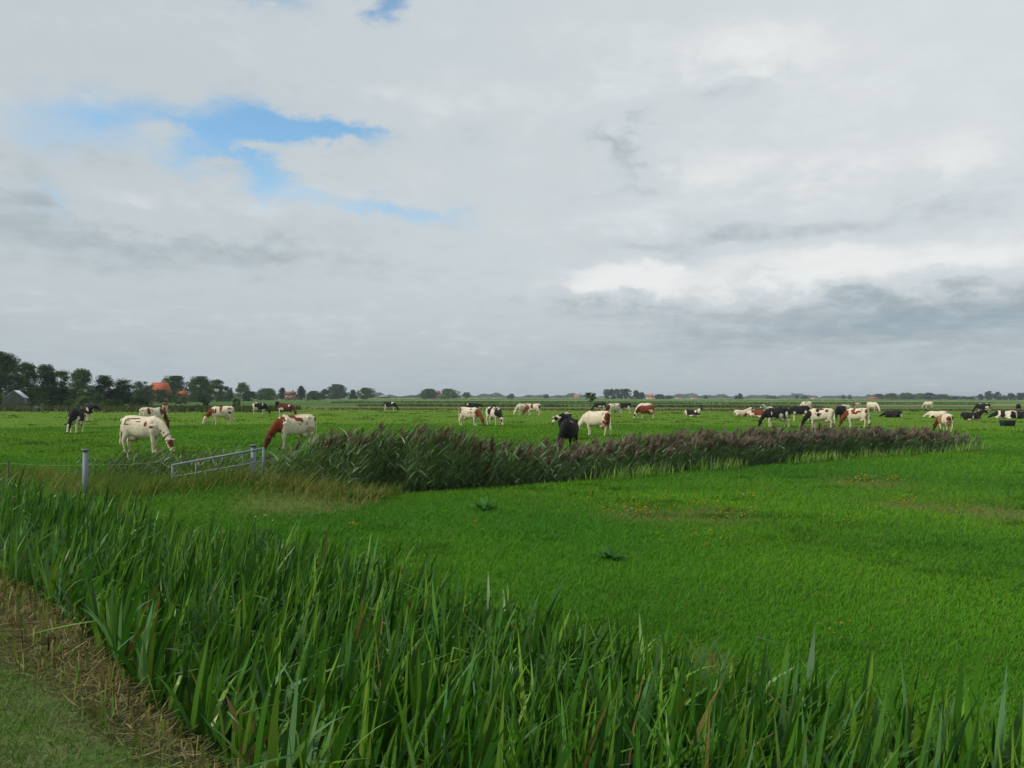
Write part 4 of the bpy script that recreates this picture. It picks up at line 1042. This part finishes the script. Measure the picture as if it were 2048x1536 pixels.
treeline()
for a in (
    (46, 96, 774, 150, 'mid', 'leafy bush filling the gap under the two tall trees, behind the greenhouse', 'wide'),
    (92, 150, 772, 166, 'dark', 'dark undergrowth bush under the very dark rounded tree', 'wide'),
    (146, 206, 777, 166, 'mid', 'green undergrowth bush under the layered light tree', 'wide'),
    (200, 262, 779, 174, 'dark', 'dark undergrowth bush under the tree with the pointed top', 'wide'),
    (254, 306, 779, 205, 'mid', 'green bush at the left foot of the orange farm roof', 'wide'),
    (372, 428, 780, 280, 'mid', 'green bush under the broad tree beside the small orange house', 'wide'),
    (424, 468, 783, 300, 'light', 'pale green bush left below the pale gabled house', 'wide'),
    (506, 556, 785, 410, 'mid', 'long low bush left of the pink brick house', 'wide'),
    (604, 660, 786, 440, 'mid', 'long low bush right of the pink brick house, behind the utility pole', 'wide'),
    (78, 128, 793, 118, 'dark', 'dark clipped bush right of the greenhouse', 'wide'),
    (120, 158, 798, 114, 'mid', 'low green bush between the dark clipped bush and the bramble mound', 'wide'),
    (142, 196, 791, 112, 'light', 'yellowish bramble mound rising behind the leftmost black cows', 'wide'),
    (196, 250, 799, 120, 'mid', 'flat bush right of the bramble mound', 'wide'),
    (250, 306, 797, 128, 'dark', 'darker flat bush left above the brown cow seen from behind', 'wide'),
    (298, 346, 780, 232, 'mid', 'green bush hiding the walls under the big orange farm roof', 'wide'),
    (342, 382, 791, 205, 'mid', 'low bush below the small orange house', 'wide'),
    (396, 424, 797, 150, 'dark', 'small dark bush alone at the field edge left of the grazing black and brown pair', 'wide'),
    (462, 484, 797, 170, 'mid', 'small round bush at the field edge above the black cow with white hindquarters', 'wide'),
): tree(*a[:6], a[6], group='bushes along the left field edge', name='bush', leaf=.22 if a[3] < 130 else None, low=.0)


def ditch_edges():
    """tall rough grass of the wet edges between the far strips of land"""
    v = Veg()
    for (x0, x1, d0, wd, hh, n, cols) in (
        (-78, -34, 112, 14, .75, 9000, [(.050, .075, .024), (.085, .085, .034), (.035, .058, .020)]),
        (-34, 66, 168, 5, .55, 5200, [(.038, .068, .022), (.070, .082, .030), (.110, .095, .045)]),
        (-34, 60, 128, 6, .30, 3600, [(.110, .095, .042), (.080, .090, .032), (.140, .115, .060)]),
        (40, 110, 136, 6, .30, 3000, [(.100, .095, .042), (.070, .090, .030)]),
        (-60, 150, 252, 5, .38, 4200, [(.034, .060, .022), (.050, .076, .028)]),
        (-90, 200, 330, 6, .40, 3200, [(.030, .052, .022), (.045, .070, .028)]),
        (-200, 330, 520, 9, .30, 3200, [(.030, .052, .022), (.050, .075, .030)]),
        (-300, 500, 800, 14, .42, 3000, [(.030, .052, .024), (.048, .070, .030)])):
        x = rg.uniform(x0, x1, n); k = wob(x, x * 0, 90.0 / d0 ** 1.1, int(d0)) + rg.normal(0, .35, n) > -.25
        x = x[k]; n = len(x); y = d0 - .06 * x + rg.normal(0, wd * .4, n) + 3 * wob(x, x * 0, .06, int(d0) + 1)
        B = blade_arrays(np.stack([x, y, np.zeros(n) - .02], 1), hh * (.5 + .7 * rg.random(n)), .0022 * d0 * (.6 + .7 * rg.random(n)), rg.uniform(-3.1, 3.1, n), .15 + .4 * rg.random(n), .5 * rg.random(n), 2, prof=lambda q: 1 - .6 * q)
        v.add(B, pick(cols, n, None, .25))
    return v.build('ditch_edge_grass', M_grass)


tag(ditch_edges(), 'rough brownish grass along the wet edges of the far fields', 'grass', kind='stuff')

# ---------------------------------------------------------------- buildings
M_tile = mat_plain('orange_roof_tile', (.36, .085, .030), .8, 0, 1.2, .2)
M_tile2 = mat_plain('brown_roof_tile', (.20, .085, .050), .8, 0, 1.2, .2)
M_brick = mat_plain('brick_wall', (.27, .13, .085), .85, 0, 2.0, .2)
M_pale = mat_plain('pale_plaster', (.62, .58, .50), .8, 0, 1.0, .1)
M_dark = mat_plain('dark_boards', (.028, .034, .032), .7, 0, 2.0, .3)
M_greyroof = mat_plain('grey_roof_sheet', (.19, .20, .21), .6, 0, 1.0, .15)
M_glassd = mat_plain('window_glass', (.030, .036, .040), .12, 0, 1.0, .1, 0, .6)
M_white = mat_plain('white_paint', (.72, .72, .70), .5, 0, 4.0, .05)


def house(px0, px1, peave, ptop, d, label, wall, roof, kind='gable', name='house', rz=0.0, depth=9.0, chim=True, nwin=3, hip=.28):
    p = at((px0 + px1) / 2, 797, d); Wd = (px1 - px0) / FPX * d; He = max(at((px0 + px1) / 2, peave, d).z, 1.4); Ht = at((px0 + px1) / 2, ptop, d).z
    root = empty(name, (p.x, p.y, 0), rz); tag(root, label, 'house' if name != 'barn' else 'barn')
    w2, d2 = Wd / 2, depth / 2
    b = MB(); b.box((0, 0, He / 2 - .1), (Wd, depth, He + .2))
    wl = b.build('wall', wall, root)
    o = .25; h_ = hip * Wd if kind == 'hip' else 0.0
    V = [(-w2 - o, -d2 - o, He + .012), (w2 + o, -d2 - o, He + .012), (w2 + o, d2 + o, He + .012), (-w2 - o, d2 + o, He + .012), (-w2 - o + h_, 0, Ht), (w2 + o - h_, 0, Ht)]
    b = MB(); b.raw(V, [(0, 1, 5, 4), (2, 3, 4, 5), (3, 2, 1, 0)], [(1, 2, 5), (3, 0, 4)])
    rf = b.build('roof', roof, root)
    if chim:
        b = MB(); b.box((w2 * .45, .3, Ht + .1), (.7, .7, 1.4), 0, .05); b.build('chimney', M_brick, rf)
    for k in range(nwin):
        x = (k + .5) / nwin * Wd - w2
        b = MB(); b.box((x, -d2 - .02, He * .52), (min(1.1, Wd / nwin * .5), .07, He * .42), 0, .01); f = b.build('window', M_white, root)
        b = MB(); b.box((x, -d2 - .06, He * .52), (min(.9, Wd / nwin * .4), .04, He * .34)); b.build('pane', M_glassd, f)
    return root


house(303, 337, 788, 765, 262, 'big farmhouse with a steep orange tiled roof among the trees on the left', M_brick, M_tile, 'hip', 'farmhouse', .25, 10, True, 3, .12)
house(356, 372, 791, 782, 250, 'small orange house below the big farmhouse roof', M_brick, M_tile, 'gable', 'house', .3, 5, True, 2)
house(413, 425, 787, 777, 330, 'pale gabled house half hidden between green trees', M_pale, M_tile2, 'gable', 'house', 1.3, 6, False, 1)
house(572, 590, 789, 783, 430, 'pink brick house between two pointed dark trees', M_brick, M_tile2, 'gable', 'house', .1, 7, True, 2)
house(756, 780, 796, 790, 900, 'low grey barn roof far off right of the left tree row', M_dark, M_greyroof, 'hip', 'barn', 0, 14, False, 0)
house(866, 880, 788, 782, 720, 'house with a reddish roof hidden in the rounded tree pair', M_pale, M_tile, 'gable', 'house', .2, 8, True, 2)
house(1293, 1310, 795, 789, 760, 'house with an orange roof and pale wall right of the flat topped trees', M_pale, M_tile, 'hip', 'house', -.2, 8, True, 2)
house(1352, 1366, 797, 794, 900, 'left one of two long low farm sheds on the horizon', M_pale, M_tile2, 'gable', 'barn', 0, 10, False, 2)
house(1382, 1398, 797, 793, 920, 'right one of two long low farm sheds, with a white gable end', M_pale, M_tile2, 'gable', 'barn', 0, 10, False, 2)
house(1624, 1633, 797, 794, 1000, 'tiny far house with a pink roof between horizon trees', M_pale, M_tile2, 'gable', 'house', 0, 9, False, 1)
house(1735, 1756, 799, 794, 900, 'low red roofed farm left of the long wood', M_brick, M_tile, 'hip', 'farmhouse', 0, 12, False, 2)


def spire():
    p = at(1161, 797, 1700); root = empty('church', (p.x, p.y, 0)); tag(root, 'thin distant church tower with a spire on the middle horizon', 'church')
    H = at(1161, 784.5, 1700).z
    b = MB(); b.box((0, 0, H * .3), (3.6, 3.6, H * .6)); b.build('tower', M_brick, root)
    b = MB(); b.rings([np.array([(-2, -2, z), (2, -2, z), (2, 2, z), (-2, 2, z)]) * np.array((s_, s_, 1)) for z, s_ in ((H * .6, 1.0), (H * .68, .55), (H * 1.02, .10))]); b.build('spire', M_greyroof, root)
    b = MB(); b.raw([(-14, -5, 4), (-2, -5, 4), (-2, 5, 4), (-14, 5, 4), (-14, 0, 9), (-2, 0, 9), (-14, -5, 0), (-2, -5, 0), (-2, 5, 0), (-14, 5, 0)],
                    [(6, 7, 1, 0), (8, 9, 3, 2), (0, 1, 5, 4), (2, 3, 4, 5), (9, 6, 0, 3)], [(3, 0, 4)]); b.build('nave', M_brick, root)


spire()


def greenhouse():
    d = 122.0; p = at(33, 797, d); root = empty('greenhouse', (p.x, p.y, 0), R(24)); tag(root, 'old greenhouse with a pale roof and curved frame at the left field edge', 'greenhouse')
    L, w2, Hs, Hr = 4.6, 1.65, 1.75, 2.95
    prof = [(-w2, 0), (-w2 + .12, .9), (-w2 + .32, Hs), (0, Hr), (w2 - .32, Hs), (w2 - .12, .9), (w2, 0)]
    M_fr = mat_plain('greenhouse_frame', (.10, .11, .10), .6, .3); M_pan = mat_plain('pale_roof_pane', (.50, .55, .58), .3, 0, 1.5, .12)
    M_gl = bpy.data.materials.new('greenhouse_glass'); M_gl.use_nodes = True
    t_ = NT(M_gl.node_tree); bb = M_gl.node_tree.nodes['Principled BSDF']; bb.inputs['Base Color'].default_value = (.10, .13, .10, 1); bb.inputs['Roughness'].default_value = .12
    tr = t_.new('ShaderNodeBsdfTransparent'); mx = t_.new('ShaderNodeMixShader'); mx.inputs[0].default_value = .30
    t_.L.new(bb.outputs[0], mx.inputs[1]); t_.L.new(tr.outputs[0], mx.inputs[2]); t_.L.new(mx.outputs[0], M_gl.node_tree.nodes['Material Output'].inputs[0])
    b = MB()                                                            # ridge runs along local y, gable faces the camera
    for y in (-L / 2, -L / 6, L / 6, L / 2):
        b.tube([(x, y, z) for x, z in prof], [.05] * len(prof), 6, up=(0, 1, 0))
    for x, z in prof[1:-1]: b.tube([(x, -L / 2, z), (x, L / 2, z)], [.04, .04], 6)
    for x in (-.55, .55): b.tube([(x, -L / 2, 0), (x, -L / 2, Hs + .6)], [.035, .035], 6)
    b.tube([(-w2 + .1, -L / 2, 1.0), (w2 - .1, -L / 2, 1.0)], [.03, .03], 6)
    b.build('frame', M_fr, root)
    for sx in (-1, 1):
        b = MB(); n_ = np.array((Hr - Hs, 0, (w2 - .32))); n_ /= np.linalg.norm(n_); n_[0] *= sx
        q = [np.array((sx * (w2 - .30), -L / 2, Hs)), np.array((0, -L / 2, Hr + .01)), np.array((0, L / 2, Hr + .01)), np.array((sx * (w2 - .30), L / 2, Hs))]
        b.raw([a + n_ * .055 for a in q] + [a + n_ * .075 for a in q], [(3, 2, 1, 0), (4, 5, 6, 7), (0, 1, 5, 4), (1, 2, 6, 5), (2, 3, 7, 6), (3, 0, 4, 7)]); b.build('roof', M_pan, root)
        b = MB(); q = [(sx * w2, -L / 2, .02), (sx * (w2 - .32), -L / 2, Hs), (sx * (w2 - .32), L / 2, Hs), (sx * w2, L / 2, .02)]
        b.raw([(x - .01 * sx, y, z) for x, y, z in q] + [(x - .03 * sx, y, z) for x, y, z in q], [(3, 2, 1, 0), (4, 5, 6, 7), (0, 1, 5, 4), (1, 2, 6, 5), (2, 3, 7, 6), (3, 0, 4, 7)]); b.build('side_wall', M_gl, root)
    for y in (-L / 2 + .03, L / 2 - .03):
        b = MB(); b.raw([(x, y, z) for x, z in prof] + [(0, y, 0)], [], [(k, k + 1, 7) for k in range(6)]); b.build('gable', M_gl, root)
    for k in range(3):                                                 # staging with pots inside
        b = MB(); b.box((-.6 + .6 * k, .2, .45), (.5, 3.0, .9), 0, .03); b.build('bench', M_bark, root)


greenhouse()
p = gp(73, 822); b = MB()
b.rings([np.stack([math.cos(0) * r_ * np.cos(np.linspace(0, 2 * math.pi, 14, endpoint=False)), r_ * np.sin(np.linspace(0, 2 * math.pi, 14, endpoint=False)), np.full(14, z)], 1) for z, r_ in ((0, .27), (.05, .30), (.3, .31), (.33, .325), (.36, .31), (.60, .30), (.66, .27))])
o = b.build('barrel', mat_plain('blue_plastic', (.10, .22, .34), .45), None, True); o.location = (p.x, p.y, 0); tag(o, 'small blue barrel beside the greenhouse', 'barrel')


def trough():
    p = gp(2015, 852); root = empty('trough', (p.x, p.y, 0), .05); tag(root, 'dark plastic drinking trough in the grass near the right edge', 'trough')
    M_ = mat_plain('dark_plastic', (.020, .027, .034), .5); L, D, H = 1.08, .62, .46
    def rect(x, y, z, r_=.12):
        q = []
        for cx, cy, a0 in ((x - r_, y - r_, 0), (-x + r_, y - r_, 90), (-x + r_, -y + r_, 180), (x - r_, -y + r_, 270)):
            q += [(cx + r_ * math.cos(R(a0 + k)), cy + r_ * math.sin(R(a0 + k)), z) for k in (0, 30, 60, 90)]
        return np.array(q)
    b = MB(); b.rings([rect(L / 2 - .06, D / 2 - .05, 0), rect(L / 2 - .02, D / 2 - .02, H * .7), rect(L / 2, D / 2, H), rect(L / 2 - .05, D / 2 - .05, H), rect(L / 2 - .09, D / 2 - .09, H * .35)]); b.build('tub', M_, root)
    b = MB(); b.tube(list(rect(L / 2 + .01, D / 2 + .01, H - .03)) + [rect(L / 2 + .01, D / 2 + .01, H - .03)[0]], [.028] * 17, 8); b.build('rim', M_, root, True)


trough()

# ---------------------------------------------------------------- gate, posts, wire
def post(px, ptop, d, label, h_extra=0.0):
    top = at(px, ptop, d); g = float(height(top.x, top.y)); H = top.z - g
    root = empty('gate_post', (top.x, top.y, g)); tag(root, label, 'post', 'galvanised gate posts')
    b = MB(); b.tube([(0, 0, -.4), (0, 0, H - .02)], [.054, .054], 16); b.build('pole', M_zinc, root, True)
    b = MB(); b.rings([np.stack([r_ * np.cos(np.linspace(0, 2 * math.pi, 16, endpoint=False)), r_ * np.sin(np.linspace(0, 2 * math.pi, 16, endpoint=False)), np.full(16, z)], 1) for z, r_ in ((H - .03, .058), (H - .028, .082), (H + .004, .082), (H + .010, .06))]); b.build('cap', mat_plain('post_cap', (.10, .13, .13), .6), root)
    return root


post(171, 899, 16.3, 'free standing grey steel post with a flat cap in the rough grass')
post(507, 890, 16.75, 'grey steel post with a flat cap holding the right end of the sloping gate')


def gate():
    A, B = at(345, 930, 17.4), at(527, 897, 16.4)
    root = empty('steel_gate', (A.x, A.y, 0)); tag(root, 'galvanised tube gate sloping down to the left through the rough grass', 'gate')
    ux = B - A; ux.z = 0; L = ux.length; ux.normalize(); sl = (B.z - A.z) / L
    def P(u, z): q = ux * u; return (q.x, q.y, A.z + sl * u + z)
    def bar(name, a, c, r_): b = MB(); b.tube([P(*a), P(*c)], [r_, r_], 10); b.build(name, M_zinc, root, True)
    bar('top_rail', (-.01, 0), (L + .01, 0), .026)
    bar('lower_rail', (0, -.27), (L, -.27), .017)
    for u in (0, L): bar('end_bar', (u, .026), (u, -.62), .025)
    for u in (.27 * L,): bar('upright', (u, -.02), (u, -.60), .017)
    for u0, u1 in ((.49, .455), (.53, .575)): bar('brace', (u0 * L, -.25), (u1 * L, -.02), .012)
    bar('upright', (.38 * L, -.26), (.38 * L, -.62), .014); bar('upright', (.78 * L, 0), (.78 * L, -.4), .012)
    b = MB(); b.tube([P(.04, -.20), P(.13, -.20)], [.014, .014], 8); b.tube([P(.13, -.20), P(.13, -.14)], [.012, .012], 8); b.build('latch', M_zinc, root, True)
    b = MB(); b.box(P(.89 * L, 0), (.09, .06, .06), math.atan2(ux.y, ux.x), .006); b.build('hinge', M_zinc, root)


gate()
M_stake = mat_plain('dark_stake', (.018, .018, .016), .6)


def stake(px, ptop, d, label, r_=.014):
    t_ = at(px, ptop, d); g = float(height(t_.x, t_.y)); b = MB(); H = t_.z - g
    b.tube([(0, 0, -.25), (.01, 0, H * .5), (0, 0, H)], [r_, r_, r_ * .9], 8); b.tube([(-r_ * 1.6, 0, H - .06), (r_ * 2.2, 0, H - .06)], [r_ * .8, r_ * .8], 6)
    o = b.build('fence_stake', M_stake, None, True); o.location = (t_.x, t_.y, g); tag(o, label, 'stake', 'thin stakes of the electric fence'); return t_


s1 = stake(17, 922, 17.5, 'thin dark stake carrying the yellow wire at the left edge'); s2 = stake(322, 919, 18.0, 'thin dark stake carrying the yellow wire left of the gate')
stake(723, 811, 150, 'thin stake in the far field left of the lone far black cow', .035)
stake(1422, 811, 118, 'thin dark stake in the pasture right of the lone lying cow', .035)
b = MB(); w0 = at(-160, 924, 17.2); pts = []
for a, c in ((w0, s1), (s1, at(171, 925.5, 17.7)), (at(171, 925.5, 17.7), s2), (s2, at(346, 931, 17.45))):
    for k in range(6): q = a.lerp(c, k / 6); pts.append((q.x, q.y, q.z - .05 - .03 * math.sin(math.pi * k / 6)))
b.tube(pts, [.0042] * len(pts), 6); tag(b.build('fence_wire', mat_plain('yellow_wire', (.26, .29, .10), .6), None, True), 'thin yellow electric fence wire strung across the rough grass', 'wire')
p = at(612, 797, 420); b = MB(); b.tube([(0, 0, 0), (0, 0, at(612, 782.5, 420).z)], [.16, .12], 8); b.box((0, 0, at(612, 784, 420).z), (1.0, .12, .12))
o = b.build('utility_pole', M_pale, None, True); o.location = (p.x, p.y, 0); tag(o, 'pale tall utility pole in front of the left farm trees', 'pole')

# ---------------------------------------------------------------- weeds and flowers of the near field
def dock(px, py, sc, label, n=14):
    p = gp(px, py); root_z = float(height(p.x, p.y)); v = Veg(); r_ = np.random.default_rng(int(px))
    P = np.zeros((n, 3)); P[:, :2] = r_.normal(0, .05 * sc, (n, 2))
    B = blade_arrays(P, (.26 + .16 * r_.random(n)) * sc, (.075 + .03 * r_.random(n)) * sc, r_.uniform(-3.1, 3.1, n), .7 + .4 * r_.random(n), .5 + .4 * r_.random(n), 6, roll=r_.normal(0, .3, n), prof=lambda q: .25 + 2.5 * q if q < .3 else 1.02 - .95 * ((q - .3) / .7) ** 1.6)
    v.add(B, pick([(.036, .120, .020), (.052, .150, .030), (.028, .095, .016)], n))
    o = v.build('dock_plant', M_grass); o.location = (p.x, p.y, root_z); tag(o, label, 'weed', 'broad leaved weeds in the near field')
    return o


dock(968, 1020, 1.05, 'largest dock weed with broad upright leaves in the near field', 20)
dock(1216, 1115, .8, 'small pale dock weed alone low in the near field', 13)
dock(738, 1003, .9, 'dock weed at the foot of the tall reeds', 13)
dock(700, 1005, .8, 'little dock weed at the edge of the yellow rough grass', 9)


def flowers():
    b, s_ = [], Veg(); P = []
    for (px, py, rx, ry, n) in ((1285, 1025, 55, 14, 60), (1420, 1012, 40, 10, 26), (1500, 995, 26, 5, 14), (1720, 965, 32, 8, 34), (1785, 962, 22, 6, 18), (1815, 1010, 32, 9, 34), (1930, 1022, 60, 8, 20), (1440, 1035, 60, 9, 22),
                                (712, 1059, 9, 3, 7), (945, 1052, 22, 5, 5), (1690, 1040, 60, 12, 14), (1425, 1085, 70, 20, 20), (1900, 965, 60, 12, 8), (1400, 1000, 300, 30, 22), (1240, 985, 200, 25, 8), (1670, 1275, 34, 16, 8), (540, 1045, 40, 6, 4)):
        for _ in range(n):
            P.append((px + rg.normal(0, rx * .6), py + rg.normal(0, ry * .6)))
    V, F, C = [], [], []
    for i, (px, py) in enumerate(P):
        q = gp(px, py); z = float(height(q.x, q.y)); h = .055 + .06 * rg.random(); d = q.y; r_ = .010 + .0007 * d; tl = rg.normal(0, .25, 2)
        k = 7; a = np.linspace(0, 2 * math.pi, k, endpoint=False); c = np.array((q.x + tl[0] * .02, q.y + tl[1] * .02, z + h))
        ring = c + np.stack([r_ * np.cos(a), r_ * np.sin(a), .35 * r_ + r_ * (tl[0] * np.cos(a) + (tl[1] - .5) * np.sin(a))], 1)
        n0 = len(V) * (k + 1); V.append(np.vstack([ring, c - (0, 0, .3 * r_)])); F.append(np.stack([n0 + np.arange(k), n0 + (np.arange(k) + 1) % k, np.full(k, n0 + k)], 1))
        col = np.array((.62, .42, .03)) if px > 600 and rg.random() < .92 else np.array((.7, .68, .5)); C.append(np.tile(col * rg.uniform(.75, 1.1), (k + 1, 1)))
        s_.add(blade_arrays(np.array([[q.x, q.y, z - .01]]), np.array([h + .01]), np.array([.004 + .0003 * d]), np.array([0.0]), np.array([.05]), np.array([.05]), 1), np.array([[.05, .11, .02]]))
    n0 = len(V) * 8
    V2, F2, C2 = np.concatenate(s_.V), np.concatenate(s_.F) + n0, np.concatenate(s_.C)
    o = np_mesh('wildflowers', np.vstack([np.concatenate(V), V2]), [np.concatenate(F), F2], col=np.vstack([np.concatenate(C), C2]), mat=M_grass)
    tag(o, 'scattered small yellow wildflowers in the near field grass', 'flowers', kind='stuff')


flowers()

# ---------------------------------------------------------------- the air: far things fade
hz_m = bpy.data.materials.new('air'); hz_m.use_nodes = True
t = NT(hz_m.node_tree)
for n in list(hz_m.node_tree.nodes):
    if n.type != 'OUTPUT_MATERIAL': hz_m.node_tree.nodes.remove(n)
pv = t.new('ShaderNodeVolumePrincipled'); pv.inputs['Color'].default_value = (.80, .90, 1.0, 1); pv.inputs['Density'].default_value = 0.00019; pv.inputs['Anisotropy'].default_value = 0.2
t.L.new(pv.outputs[0], [n for n in hz_m.node_tree.nodes if n.type == 'OUTPUT_MATERIAL'][0].inputs['Volume'])
b = MB(); b.box((0, 0, 18.0), (19600, 19600, 40.0))
o = b.build('haze', hz_m); tag(o, 'thin bluish air over the whole meadow', 'haze', kind='stuff')
